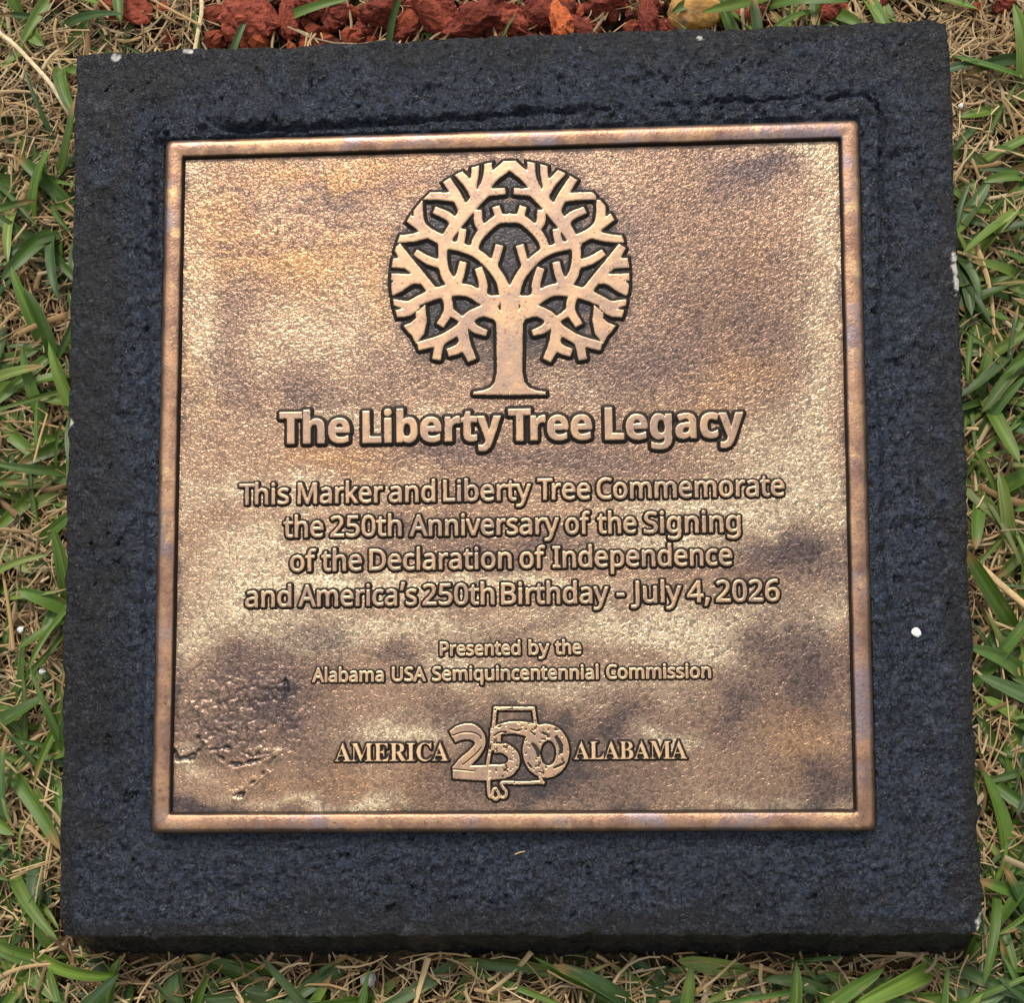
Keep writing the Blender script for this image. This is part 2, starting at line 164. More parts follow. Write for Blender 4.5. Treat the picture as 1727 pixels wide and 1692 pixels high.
# crown emblem: strokes as x y width, unit 0.01 mm
EMBLEM_STROKES = [[133,7812,667,-138,8638,506,-553,9256,492,-1076,9772,464,-1708,10098,435,-2695,10356,435],[357,7806,667,648,8617,506,1077,9211,492,1609,9696,464,2244,9985,435,3227,10185,435],[-484,9147,365,-338,9644,386,-184,10176,407],[1005,9106,365,871,9610,386,731,10150,407],[-1357,9887,435,-1174,10491,435,-745,11017,464,-248,11376,449,289,11432,435],[1891,9795,435,1724,10407,435,1310,10956,464,823,11344,449,289,11432,435],[-142,11358,407,-305,11939,379],[717,11333,407,894,11902,379],[-818,10840,393,-1096,11279,435,-1119,11798,393],[1378,10775,393,1665,11197,435,1700,11712,393],[-1990,10156,435,-1873,10583,379,-1799,10955,351],[2525,10027,435,2419,10459,379,2355,10832,351],[-2696,10212,492,-2408,10779,548,-1835,11553,590,-1263,12220,590,-727,12744,562],[3225,10042,492,2954,10622,548,2406,11425,590,1854,12124,590,1334,12680,562],[-2192,11276,421,-2472,11608,421,-3052,11892,379],[2752,11129,421,3037,11442,421,3616,11690,379],[-1763,11767,492,-2040,12460,464,-2564,13344,421],[2339,11643,492,2630,12316,464,3170,13162,421],[-2076,12425,421,-2749,12518,407,-3530,12557,379],[2664,12279,421,3332,12330,407,4103,12320,379],[-1156,12325,506,-1503,12985,449,-2029,13617,435],[1750,12235,506,2111,12871,449,2647,13467,435],[-1384,12837,421,-1251,13411,379,-1210,13989,365],[1989,12731,421,1871,13311,379,1844,13889,365],[-834,12675,562,-670,13392,435,-648,14188,393],[1438,12604,562,1293,13330,435,1290,14124,393],[-904,12750,492,-402,13348,506,-9,13660,534,320,13975,562],[1510,12674,492,1025,13302,506,641,13639,534,320,13975,562],[-834,12690,449,-410,12648,365,71,12662,337],[1439,12619,449,1016,12603,365,537,12647,337],[-2764,10538,506,-3399,10916,492,-3765,11395,506,-3802,12334,435],[3300,10362,506,3935,10700,492,4306,11154,506,4365,12083,435],[-3611,11066,421,-4318,11628,386],[4147,10837,421,4855,11352,386],[-3364,10843,449,-4040,10668,421,-4821,10619,365],[3899,10630,449,4559,10418,421,5324,10324,365],[-2695,10356,435,-2715,9639,435,-2600,8991,492,-2217,8338,562],[3227,10185,435,3230,9472,435,3101,8835,492,2707,8206,562],[-2703,9388,421,-3373,9622,421,-3916,9974,365],[3212,9223,421,3878,9418,421,4421,9737,365],[-2110,8549,492,-1930,8973,407,-1812,9456,379],[2605,8422,492,2437,8853,407,2333,9340,379],[-396,7541,702,-955,7805,590,-1585,8192,590,-2289,8233,590,-3066,8089,548,-3775,7808,492,-4271,7607,435,-4942,7753,323],[879,7508,702,1442,7742,590,2076,8095,590,2775,8097,590,3539,7914,548,4230,7598,492,4713,7373,435,5374,7483,323],[-955,7841,435,-934,8517,421,-1117,9165,393],[1443,7778,435,1438,8453,421,1636,9089,393],[-3171,8185,478,-3697,8878,464,-4245,9503,562,-4752,10271,421],[3645,8003,478,4179,8663,464,4733,9252,562,5248,9984,421],[-4224,9502,534,-5075,9547,464],[4712,9252,534,5547,9250,464],[-3804,8774,492,-4193,8806,449,-5114,8917,351],[4282,8554,492,4665,8565,449,5570,8625,351],[-4122,8761,421,-4690,8511,632,-5046,8235,464],[4594,8524,421,5146,8247,632,5488,7954,464],[-3917,7598,492,-4308,7308,449,-4839,7229,365],[4365,7382,492,4742,7075,449,5261,6970,365],[-2587,8062,449,-2480,7346,435,-2837,6679,407],[3065,7912,449,2942,7206,435,3280,6526,407],[-2508,7347,393,-1934,6920,323],[2970,7206,393,2393,6810,323],[-400,7222,773,-996,7251,548,-1561,6967,562,-1917,6536,520,-2376,6242,478,-2871,5991,478,-3823,5745,435],[875,7189,773,1469,7188,548,2024,6876,562,2366,6428,520,2814,6113,478,3296,5841,478,4229,5550,435],[-2800,6039,435,-2930,5652,421,-3032,5159,421],[3228,5892,435,3346,5501,421,3436,5006,421],[-1598,6826,464,-1320,6478,421,-831,6267,323],[2057,6733,464,1773,6401,421,1281,6215,323],[-1882,6478,520,-1748,5765,520,-1460,5086,435],[2330,6373,520,2180,5670,520,1878,5007,435],[-1783,5837,449,-2101,5561,449,-2489,5429,407],[2216,5740,449,2525,5450,449,2905,5300,407]]
EMBLEM_POLYS = [[-3955,7242,-3529,7587,-3456,6873,-3587,6272,-3943,5854,-4124,6235,-4264,6352,-4502,6686,-4148,6805,-3921,7013],[4394,7028,3983,7392,3894,6687,4009,6084,4349,5653,4536,6022,4676,6131,4918,6449,4573,6585,4355,6802],[-465,7721,-603,7938,247,7951,201,4166,-350,4178,-350,6652,-577,7084],[951,7684,1094,7893,247,7951,201,4166,752,4153,812,6623,1048,7043],[205,4518,-346,4531,-450,4040,-683,3798,-998,3686,-1404,3638,-1406,3519,193,3462],[205,4518,757,4505,848,4010,1074,3759,1386,3633,1788,3568,1786,3448,193,3462]]
EMBLEM_HOLES = [[-164,7606,-61,7391,-36,7127,-210,7288,-271,7432],[621,7621,724,7406,566,7126,491,7270]]
EMBLEM_CIRCLE = (0.00257,0.08749,0.05296)
NUM_STROKES = [[-2475,-11444,536,-2148,-11274,635,-1683,-11220,675,-1356,-11451,556,-1282,-11795,437,-1537,-12174,476,-1966,-12553,516,-2414,-12855,238],[-2465,-12987,476,-1700,-12991,595,-928,-12996,655],[-774,-11265,318,-366,-11134,437,175,-11062,516,753,-11142,595,1251,-11317,715],[-599,-11190,437,-614,-11876,476],[-646,-11914,437,-221,-11954,437,122,-12223,457,176,-12565,496,-155,-12905,576,-927,-12977,655]]
NUM_RING = [[2570,-12078,2555,-12257,2516,-12432,2453,-12598,2369,-12750,2266,-12886,2145,-13002,2010,-13095,1864,-13163,1712,-13204,1555,-13217,1399,-13202,1248,-13160,1104,-13090,972,-12996,854,-12878,754,-12741,674,-12587,616,-12421,581,-12245,571,-12066,586,-11886,625,-11711,687,-11545,771,-11392,875,-11255,997,-11139,1132,-11045,1278,-10977,1431,-10936,1588,-10923,1744,-10939,1897,-10982,2040,-11052,2173,-11147,2290,-11265,2390,-11403,2469,-11557,2527,-11724,2561,-11899],[2024,-12166,2018,-12250,2004,-12332,1982,-12410,1952,-12482,1915,-12546,1872,-12601,1824,-12645,1772,-12677,1718,-12696,1663,-12703,1607,-12696,1554,-12676,1503,-12643,1456,-12598,1415,-12543,1380,-12479,1352,-12407,1332,-12328,1320,-12246,1317,-12162,1322,-12077,1336,-11995,1359,-11917,1389,-11845,1426,-11781,1469,-11726,1517,-11682,1568,-11650,1623,-11631,1678,-11624,1733,-11631,1787,-11652,1838,-11684,1885,-11729,1926,-11784,1961,-11849,1989,-11921,2009,-11999,2021,-12082]]
STATE_STROKES = [[-743,-12027,119,-708,-11265,135,-596,-10227,135],[-666,-10242,143,1112,-10256,135],[1051,-10229,119,1149,-10935,127],[-839,-11988,119,-1004,-12900,119],[-923,-13242,151,-907,-13925,127,-765,-14020,135],[-785,-14020,119,-735,-13736,119,-607,-13669,119,-520,-13813,119,-457,-14002,127],[-765,-14020,135,-612,-14123,135,-457,-14002,135,-246,-14034,135,-159,-13815,127,-337,-13568,127,-285,-13409,127,531,-13432,127,1299,-13405,127,1491,-13451,119],[1284,-13140,119,1395,-13424,159]]
NUM_GROOVES = [[-2479,-11383,56,-2032,-11256,52,-1567,-11267,56,-1266,-11414,56,-1222,-11567,40],[-1205,-11872,40,-1460,-12175,48,-2044,-12647,48],[-2452,-12824,56,-2046,-12857,52,-1544,-12913,48],[2000,-11436,159,2206,-11818,183,2238,-12198,119],[1884,-12802,95,2231,-12653,111,2386,-12540,79],[976,-11734,119,1203,-12039,183,1237,-12343,95],[773,-12568,79,962,-12797,79],[-679,-11418,64,-445,-11267,71,-136,-11231,56],[20,-11118,56,367,-11197,79,560,-11122,48],[-605,-11723,56,-219,-11726,71],[1406,-11280,119,1674,-11396,103],[-272,-12942,48,-116,-12791,64],[906,-11200,64,1135,-11392,79],[-798,-11722,40,-840,-12027,40],[1229,-12950,56,1420,-12989,48]]
# patina patches of the cast field, then bright sky reflections painted in: x y rx ry (mm), amount
TARNISH = [(-88.0,38.5,18.5,7.9,0.5),(-24.5,8.0,31.6,6.9,0.6),(38.1,5.5,39.6,7.9,0.5),(-43.1,-21.8,15.8,5.8,0.5),(3.8,-33.0,44.8,6.3,0.55),(-61.6,-38.5,10.5,5.3,0.3),(121.7,-39.9,25.0,11.9,0.75),(125.4,-87.0,18.5,18.5,0.8),(105.6,-71.6,13.2,10.5,0.5),(118.9,133.3,18.5,7.9,0.7),(-115.0,110.7,23.7,3.7,0.4),(-93.2,-74.5,23.7,13.2,0.5),(-43.5,-78.9,13.2,6.9,0.5),(-119.6,-84.6,21.1,15.8,0.5),(-122.1,-107.8,26.4,11.9,0.5),(-137.7,-142.3,18.5,3.2,0.9),(-101.1,-97.7,7.9,13.2,0.7),(10.2,-137.9,44.8,9.0,0.7),(38.7,-110.3,18.5,7.9,0.6),(94.7,-101.9,13.2,13.2,0.6),(72.7,50.7,31.6,23.7,0.35),(-53.3,48.4,21.1,15.8,0.3),(2.7,95.2,60.6,55.4,0.35),(136.4,-137.2,13.2,10.5,0.7),(-25.5,-103.4,15.8,7.9,0.4),(87.5,130.3,31.6,15.8,0.35),(-112.2,87.5,15.8,10.5,0.2),(51.4,-111.6,15.8,15.8,0.4),(-146.0,-89.5,3.7,15.8,0.5),(-82.7,-113.2,10.5,26.4,0.3),(0.8,-67.8,23.7,5.3,0.35),(91.9,95.3,21.1,18.5,0.25),(-131.5,137.3,15.8,7.9,0.2),(78.9,95.7,39.6,39.6,0.3),(-101.6,139.1,52.7,15.8,0.3),(38.7,41.0,52.7,13.2,0.25),(-114.9,82.2,31.6,15.8,0.2),(-39.5,134.4,21.1,15.8,0.25),(104.0,60.5,23.7,15.8,0.25),(-8.2,58.0,15.8,15.8,0.3),(-125.5,39.3,15.8,13.2,0.3),(-95,128,40,2.6,0.5),(-90,120,34,2.2,0.45),(-105,103,30,2.6,0.5),(-72,110,34,2.0,0.4),(-60,132,30,2.2,0.4),(115,60,22,40,0.35),(60,115,30,20,0.3),(-128,60,10,30,0.3)]
WARM = [(-98.8,98.0,36.9,15.8,0.7),(-74.5,135.5,34.3,6.9,0.9),(99.2,76.5,23.7,23.7,0.4),(-126.0,120.6,15.8,21.1,0.4),(79.5,122.5,15.8,23.7,0.3),(-139.0,45.0,7.9,15.8,0.4),(85.0,24.2,18.5,7.9,0.4),(-55.8,86.0,5.3,15.8,0.5),(-77.3,6.4,23.7,5.3,0.5),(127.1,-114.7,15.8,15.8,0.4),(-67.1,-136.2,39.6,7.9,0.3),(106.2,44.7,15.8,10.5,0.5)]
SKY_SHEEN = [(-137.8,66.5,6.9,31.6,0.37),(-139.7,143.1,6.9,6.9,0.37),(-82.6,65.2,34.3,18.5,0.22),(-56.1,27.2,42.2,5.3,0.31),(-98.6,-6.4,39.6,5.8,0.43),(-77.4,-29.1,29.0,4.2,0.57),(-77.4,-48.7,52.7,4.7,0.76),(-111.8,-37.8,23.7,13.2,0.47),(-77.4,-66.9,50.1,6.9,0.9),(1.0,-48.5,42.2,3.7,0.76),(70.2,-66.1,50.1,7.9,0.85),(70.9,-31.4,36.9,4.7,0.66),(86.6,-17.5,34.3,5.8,0.66),(136.3,23.1,10.5,52.7,0.43),(143.7,96.5,7.9,31.6,0.43),(134.7,139.5,13.2,7.9,0.56),(112.9,8.0,23.7,15.8,0.31),(90.2,-79.0,13.2,9.5,0.85),(-22.7,-83.0,15.8,5.3,0.57),(-135.5,-71.4,10.5,10.5,0.47),(-67.1,-143.8,36.9,2.6,0.85),(-143.1,-128.2,5.3,5.3,0.66),(113.7,-144.6,23.7,2.6,0.47),(-43.7,-112.2,18.5,4.7,0.76),(69.1,-113.0,13.2,3.7,0.76),(114.8,-15.4,23.7,15.8,0.57),(28.3,41.2,15.8,7.9,0.19),(36.4,-93.8,36.9,5.3,0.47),(138.7,-61.8,5.3,15.8,0.38),(-119.7,-58.6,15.8,7.9,0.57)]
FLAWS = [[-132.6,-119.3,-123.4,-118.6,-118.1,-120.1,-112.8,-122.0,-102.3,-120.8],[-128.6,-121.9,-120.7,-125.8,-111.5,-124.5,-102.3,-121.3],[-102.3,-122.0,-108.9,-130.9,-116.7,-137.3,-124.5,-141.1],[-106.2,-131.0,-112.8,-136.0,-119.3,-139.8],[-136.6,-114.1,-135.2,-118.5,-139.1,-122.6,-145.7,-123.6,-147.9,-118.4],[-98.5,-86.1,-97.4,-93.8,-99.0,-100.3],[-107.7,-89.9,-102.4,-91.2,-98.5,-90.0],[-130.1,124.9,-126.5,125.6,-123.3,127.1],[-130.9,120.8,-129.2,122.9],[-102.6,136.4,-102.3,103.6],[115.0,-97.0,117.7,-92.0,120.3,-89.5]]
CHIPS = [(198.2, 93.0, 0.79, 2.64), (198.5, 86.9, 1.05, 2.37), (198.8, 80.8, 0.79, 3.69), (198.5, -194.9, 1.85, 4.48), (194.3, -206.1, 0.79, 0.53), (-144.8, 199.4, 1.58, 0.79), (-179.1, 197.8, 1.58, 1.05), (199.4, -109.3, 0.79, 1.05), (89.4, 196.3, 1.05, 0.79), (-198.1, 26.7, 0.79, 1.58)]


# ------------------------------------------------------------------ small tools
RNG = np.random.RandomState(7)
_TAB = np.random.RandomState(11).rand(64, 256, 256).astype(np.float32)

def vnoise(x, y, seed=0):
    """smooth value noise in 0..1, one feature per unit"""
    t = _TAB[seed % 64]
    xi = np.floor(x).astype(int); yi = np.floor(y).astype(int)
    fx = x - xi; fy = y - yi
    fx = fx * fx * fx * (fx * (fx * 6 - 15) + 10); fy = fy * fy * fy * (fy * (fy * 6 - 15) + 10)
    a = t[xi & 255, yi & 255]; b = t[(xi + 1) & 255, yi & 255]
    c = t[xi & 255, (yi + 1) & 255]; d = t[(xi + 1) & 255, (yi + 1) & 255]
    return (a * (1 - fx) + b * fx) * (1 - fy) + (c * (1 - fx) + d * fx) * fy

def fbm(x, y, seed=0, octaves=4, gain=0.5):
    s = 0; amp = 1; tot = 0
    for k in range(octaves):
        s = s + amp * vnoise(x * 2 ** k + 17.3 * k, y * 2 ** k - 9.1 * k, seed + k)
        tot += amp; amp *= gain
    return s / tot

def sstep(a, b, x):
    t = np.clip((x - a) / (b - a), 0, 1)
    return t * t * (3 - 2 * t)

def empty(name, loc=(0, 0, 0), rot=(0, 0, 0)):
    o = bpy.data.objects.new(name, None)
    o.empty_display_size = 0.05
    o.location = loc; o.rotation_euler = rot
    COL.objects.link(o)
    return o

def tag(o, label=None, cat=None, group=None, kind=None):
    if label: o['label'] = label
    if cat: o['category'] = cat
    if group: o['group'] = group
    if kind: o['kind'] = kind
    return o

def mesh_obj(name, verts, faces, mat, parent=None, smooth=True, attrs=None, colors=None):
    """verts (n,3); faces (m,4) or (m,3) array, or a list of such arrays"""
    me = bpy.data.meshes.new(name)
    fl = faces if isinstance(faces, list) else [faces]
    verts = np.asarray(verts, dtype=np.float32)
    me.vertices.add(len(verts))
    me.vertices.foreach_set('co', verts.ravel())
    loops = np.concatenate([f.ravel() for f in fl]).astype(np.int32)
    counts = np.concatenate([np.full(len(f), f.shape[1]) for f in fl]).astype(np.int32)
    starts = np.concatenate([[0], np.cumsum(counts)[:-1]]).astype(np.int32)
    me.loops.add(len(loops)); me.loops.foreach_set('vertex_index', loops)
    me.polygons.add(len(counts))
    me.polygons.foreach_set('loop_start', starts)
    me.polygons.foreach_set('loop_total', counts)
    me.polygons.foreach_set('use_smooth', np.full(len(counts), smooth))
    me.update(calc_edges=True)
    me.validate()
    for k, v in (attrs or {}).items():
        a = me.attributes.new(k, 'FLOAT', 'POINT'); a.data.foreach_set('value', np.asarray(v, dtype=np.float32).ravel())
    for k, v in (colors or {}).items():
        a = me.attributes.new(k, 'FLOAT_COLOR', 'POINT'); a.data.foreach_set('color', np.asarray(v, dtype=np.float32).ravel())
    me.materials.append(mat)
    o = bpy.data.objects.new(name, me)
    COL.objects.link(o)
    if parent is not None: o.parent = parent
    return o

def grid_faces(nx, ny, keep=None):
    i = np.arange(nx * ny).reshape(ny, nx)
    f = np.stack([i[:-1, :-1], i[:-1, 1:], i[1:, 1:], i[1:, :-1]], -1).reshape(-1, 4)
    if keep is not None:
        k = keep[:-1, :-1] | keep[:-1, 1:] | keep[1:, 1:] | keep[1:, :-1]
        f = f[k.ravel()]
    return f

# ------------------------------------------------------------------ materials
class NT:
    def __init__(s, name):
        s.m = bpy.data.materials.new(name); s.m.use_nodes = True
        s.n = s.m.node_tree.nodes; s.l = s.m.node_tree.links
        s.n.clear()
        s.out = s.n.new('ShaderNodeOutputMaterial')
        s.b = s.n.new('ShaderNodeBsdfPrincipled')
        s.l.new(s.b.outputs[0], s.out.inputs['Surface'])
        s.tc = s.n.new('ShaderNodeTexCoord')
        s.co = s.tc.outputs['Object']
    def put(s, sock, v):
        if isinstance(v, bpy.types.NodeSocket): s.l.new(v, sock)
        elif isinstance(v, (tuple, list)): sock.default_value = (*v, 1.0) if len(v) == 3 and len(sock.default_value) == 4 else v
        else: sock.default_value = v
    def noise(s, scale, detail=3, rough=0.55, dist=0.0, vec=None, color=False):
        n = s.n.new('ShaderNodeTexNoise')
        s.l.new(vec or s.co, n.inputs['Vector'])
        n.inputs['Scale'].default_value = scale; n.inputs['Detail'].default_value = detail
        n.inputs['Roughness'].default_value = rough; n.inputs['Distortion'].default_value = dist
        return n.outputs['Color' if color else 'Fac']
    def voro(s, scale, feature='F1'):
        n = s.n.new('ShaderNodeTexVoronoi'); n.feature = feature
        s.l.new(s.co, n.inputs['Vector']); n.inputs['Scale'].default_value = scale
        return n.outputs['Distance']
    def rng(s, v, a, b, c=0.0, d=1.0):
        n = s.n.new('ShaderNodeMapRange'); n.interpolation_type = 'SMOOTHSTEP'
        s.put(n.inputs['Value'], v)
        for k, q in zip(('From Min', 'From Max', 'To Min', 'To Max'), (a, b, c, d)): s.put(n.inputs[k], q)
        return n.outputs['Result']
    def mix(s, f, a, b):
        n = s.n.new('ShaderNodeMix'); n.data_type = 'RGBA'
        s.put(n.inputs['Factor'], f); s.put(n.inputs['A'], a); s.put(n.inputs['B'], b)
        return n.outputs['Result']
    def math(s, op, a, b=0.0):
        n = s.n.new('ShaderNodeMath'); n.operation = op
        s.put(n.inputs[0], a); s.put(n.inputs[1], b)
        return n.outputs[0]
    def attr(s, name, color=False):
        n = s.n.new('ShaderNodeAttribute'); n.attribute_name = name
        return n.outputs['Color' if color else 'Fac']
    def z(s):
        n = s.n.new('ShaderNodeSeparateXYZ'); s.l.new(s.co, n.inputs[0]); return n.outputs['Z']
    def bump(s, h, strength, dist, prev=None):
        n = s.n.new('ShaderNodeBump')
        n.inputs['Strength'].default_value = strength; n.inputs['Distance'].default_value = dist
        s.l.new(h, n.inputs['Height'])
        if prev: s.l.new(prev, n.inputs['Normal'])
        s.l.new(n.outputs[0], s.b.inputs['Normal'])
        return n.outputs[0]
    def set(s, **k):
        for a, v in k.items(): s.put(s.b.inputs[a.replace('_', ' ')], v)

BRONZE = (0.56, 0.37, 0.25)
OXIDE_SHADE = (0.020, 0.014, 0.011)  # oxide tone with the shade of the steep flanks painted in

def field_material():
    t = NT('cast bronze field')
    tarn, warm, sheen = t.attr('tarnish'), t.attr('warm'), t.attr('sky_sheen')
    ox = t.attr('oxide')
    grain = t.noise(560, 2.5, 0.6, 1.3)
    fine = t.noise(1400, 2, 0.6, 0.8)
    mott = t.noise(60, 4, 0.6)
    c = t.mix(t.rng(mott, .35, .7), (0.345, 0.222, 0.150), (0.46, 0.302, 0.195))
    c = t.mix(warm, c, (0.54, 0.29, 0.115))
    c = t.mix(sheen, c, (1.0, 0.80, 0.515))  # bright sky reflection painted into the base colour
    c = t.mix(tarn, c, (0.135, 0.100, 0.094))
    # the oxide wash stays in the low points of the sand-cast grain
    low = t.rng(grain, 0.38, 0.58, 1.0, 0.0)
    amt = t.math('ADD', 0.42, t.math('MULTIPLY', t.math('MAXIMUM', tarn, t.math('MULTIPLY', sheen, 0.8)), 0.40))
    c = t.mix(t.math('MULTIPLY', low, amt), c, (0.060, 0.045, 0.042))
    c = t.mix(t.rng(t.noise(700, 2, .6), .70, .75), c, (0.02, 0.016, 0.015))
    c = t.mix(ox, c, (0.040, 0.040, 0.043))
    t.set(Base_Color=c, Metallic=t.rng(ox, 0, 1, 1.0, 0.75), Roughness=t.math('ADD', t.rng(tarn, 0, 1, 0.29, 0.36), t.math('MULTIPLY', sheen, -0.04)))
    p = t.bump(grain, 0.55, 0.00068)
    t.bump(fine, 0.35, 0.00022, p)
    return t.m

def relief_material(z0, h):
    """raised, belt-polished tops over flanks dark with oxide and painted shade"""
    t = NT('raised bronze relief')
    zz = t.z()
    pit = t.rng(t.noise(760, 3, 0.65), 0.30, 0.40, 1.0, 0.0)
    mott = t.noise(70, 4, 0.65)
    top = t.mix(t.rng(mott, .35, .65), (0.38, 0.262, 0.20), (0.58, 0.375, 0.225))
    top = t.mix(t.math('MULTIPLY', pit, 0.8), top, (0.10, 0.06, 0.045))
    hi = t.rng(zz, z0 + h * 0.84, z0 + h * 0.92)
    edge = t.math('MULTIPLY', t.rng(zz, z0 + h * 0.86, z0 + h * 0.92), t.rng(zz, z0 + h * 0.94, z0 + h * 0.995, 1.0, 0.0))
    top = t.mix(edge, top, (0.80, 0.54, 0.30))
    c = t.mix(hi, OXIDE_SHADE, top)
    t.set(Base_Color=c, Metallic=t.rng(hi, 0, 1, 0.35, 1.0), Roughness=t.rng(hi, 0, 1, 0.6, 0.40))
    p = t.bump(t.noise(420, 3, 0.6), 0.35, 0.0003)
    t.bump(t.noise(1600, 2, 0.6), 0.3, 0.00012, p)
    return t.m

def border_material():
    t = NT('bronze border')
    side = t.attr('oxide')  # on the frame this mask carries oxide tone and painted shade
    mott = t.noise(70, 4, 0.65)
    pit = t.rng(t.noise(560, 4, 0.7), 0.30, 0.42, 1.0, 0.0)
    c = t.mix(t.rng(mott, .3, .7), (0.22, 0.130, 0.095), (0.42, 0.255, 0.155))
    c = t.mix(t.rng(t.noise(38, 4, 0.6), .48, .66), c, (0.25, 0.195, 0.20))
    c = t.mix(t.rng(t.noise(60, 5, 0.7), .56, .70), c, (0.55, 0.36, 0.19))
    c = t.mix(t.math('MULTIPLY', pit, 0.7), c, (0.09, 0.05, 0.04))
    c = t.mix(side, c, OXIDE_SHADE)
    t.set(Base_Color=c, Metallic=t.rng(side, 0, 1, 1.0, 0.4), Roughness=t.rng(mott, .3, .7, 0.34, 0.5))
    p = t.bump(t.noise(230, 4, 0.6), 0.3, 0.0006)
    t.bump(t.noise(900, 3, 0.65), 0.6, 0.0003, p)
    return t.m

def block_material():
    t = NT('black painted concrete')
    chip = t.attr('chip'); rough_zone = t.attr('trowel')
    n1 = t.noise(45, 5, 0.6)
    c = t.mix(t.rng(n1, .3, .7), (0.006, 0.0068, 0.0105), (0.013, 0.0148, 0.022))
    c = t.mix(t.math('MULTIPLY', rough_zone, 0.95), c, (0.036, 0.053, 0.086))  # bluish sky sheen of the trowelled zone put into the base colour
    # thin spots where the brush skipped over the coarse grain, thick glossy black in its pits
    c = t.mix(t.rng(t.noise(420, 4, 0.68, 1.0), .40, .60, 0.85, 0.0), c, (0.004, 0.0042, 0.006))
    speck = t.rng(t.noise(330, 2, 0.5), 0.715, 0.75)
    c = t.mix(t.math('MULTIPLY', speck, 0.35), c, (0.20, 0.20, 0.21))
    skip = t.rng(t.noise(250, 3, 0.6, 0.8), 0.61, 0.66)
    c = t.mix(t.math('MULTIPLY', skip, 0.6), c, (0.060, 0.070, 0.090))
    c = t.mix(chip, c, (0.72, 0.70, 0.66))
    r = t.rng(t.noise(160, 4, 0.6), .3, .7, 0.17, 0.36)
    t.set(Specular_IOR_Level=0.5, Base_Color=c, Roughness=t.math('ADD', r, t.math('MULTIPLY', rough_zone, -0.10)))
    p = t.bump(t.noise(210, 5, 0.68, 1.0), 1.0, 0.0044)
    t.bump(t.noise(560, 3, 0.65, 1.2), 1.0, 0.0020, p)
    return t.m

def colour_attr_material(name, rough, translucent=0.0, spec=0.3, bump=None):
    t = NT(name)
    col = t.attr('tint', True)
    t.set(Base_Color=col, Roughness=rough, Specular_IOR_Level=spec)
    if bump: t.bump(t.noise(bump[0], 2), bump[1], bump[2])
    if translucent:
        tr = t.n.new('ShaderNodeBsdfTranslucent'); t.l.new(col, tr.inputs['Color'])
        mx = t.n.new('ShaderNodeMixShader'); mx.inputs[0].default_value = translucent
        t.l.new(t.b.outputs[0], mx.inputs[1]); t.l.new(tr.outputs[0], mx.inputs[2])
        t.l.new(mx.outputs[0], t.out.inputs['Surface'])
    return t.m

def mineral_material(name, a, b, c, scale=140, rough=0.85):
    t = NT(name)
    n = t.noise(scale, 4, 0.65)
    col = t.mix(t.rng(n, .3, .7), a, b)
    col = t.mix(t.rng(t.noise(scale * 2.7, 3, 0.6), .52, .7), col, c)
    t.set(Base_Color=col, Roughness=rough, Specular_IOR_Level=0.2)
    p = t.bump(t.noise(scale * 2, 4, 0.65), 0.8, 0.0015)
    t.bump(t.voro(scale * 4), 0.5, 0.0008, p)
    return t.m

def soil_material():
    t = NT('thatch soil')
    a = t.noise(9, 5, 0.6); b = t.noise(160, 5, 0.7, 1.5)
    c = t.mix(t.rng(b, .35, .65), (0.022, 0.015, 0.009), (0.12, 0.082, 0.045))
    c = t.mix(t.rng(a, .45, .65, 0.0, 0.5), c, (0.05, 0.085, 0.022))
    t.set(Base_Color=c, Roughness=0.95, Specular_IOR_Level=0.1)
    t.bump(b, 0.9, 0.006)
    return t.m

# ------------------------------------------------------------------ ground
def build_ground():
    n = 161
    g = np.linspace(-1, 1, n)
    ax = np.sign(g) * (np.abs(g) ** 2.2) * 6.0
    X, Y = np.meshgrid(ax, ax)
    Z = (fbm(X * 9 + 40, Y * 9 + 40, 3) - .5) * 0.010 + (fbm(X * 1.1 + 9, Y * 1.1 + 9, 8) - .5) * 0.05 * sstep(.5, 2, np.hypot(X, Y))
    o = mesh_obj('ground', np.stack([X, Y, Z], -1).reshape(-1, 3), grid_faces(n, n), soil_material())
    tag(o, kind='structure')
build_ground()

# ------------------------------------------------------------------ the marker: concrete block
marker = empty('memorial_marker', (0, 0, 0), (TILT, 0, 0))
tag(marker, 'square black painted concrete marker with a bronze commemorative plaque set in its slanted top', 'memorial marker')

PQ = np.array([(-0.1536, 0.1553), (0.1581, 0.1542), (0.1551, -0.1552), (-0.1572, -0.1553)])   # plaque corners on the block

def quad_map(u, v):
    """u,v in -1..1 to the slightly skewed plaque"""
    a, b = (u + 1) / 2, (v + 1) / 2
    top = PQ[0][None] * (1 - a)[..., None] + PQ[1][None] * a[..., None]
    bot = PQ[3][None] * (1 - a)[..., None] + PQ[2][None] * a[..., None]
    return bot * (1 - b)[..., None] + top * b[..., None]

def block_outline(u, v):
    c = np.array([(-0.1984, 0.2003), (0.2006, 0.2014), (0.1990, -0.1995), (-0.2005, -0.2015)])
    a, b = (u + 1) / 2, (v + 1) / 2
    top = c[0] * (1 - a)[..., None] + c[1] * a[..., None]
    bot = c[3] * (1 - a)[..., None] + c[2] * a[..., None]
    return bot * (1 - b)[..., None] + top * b[..., None]

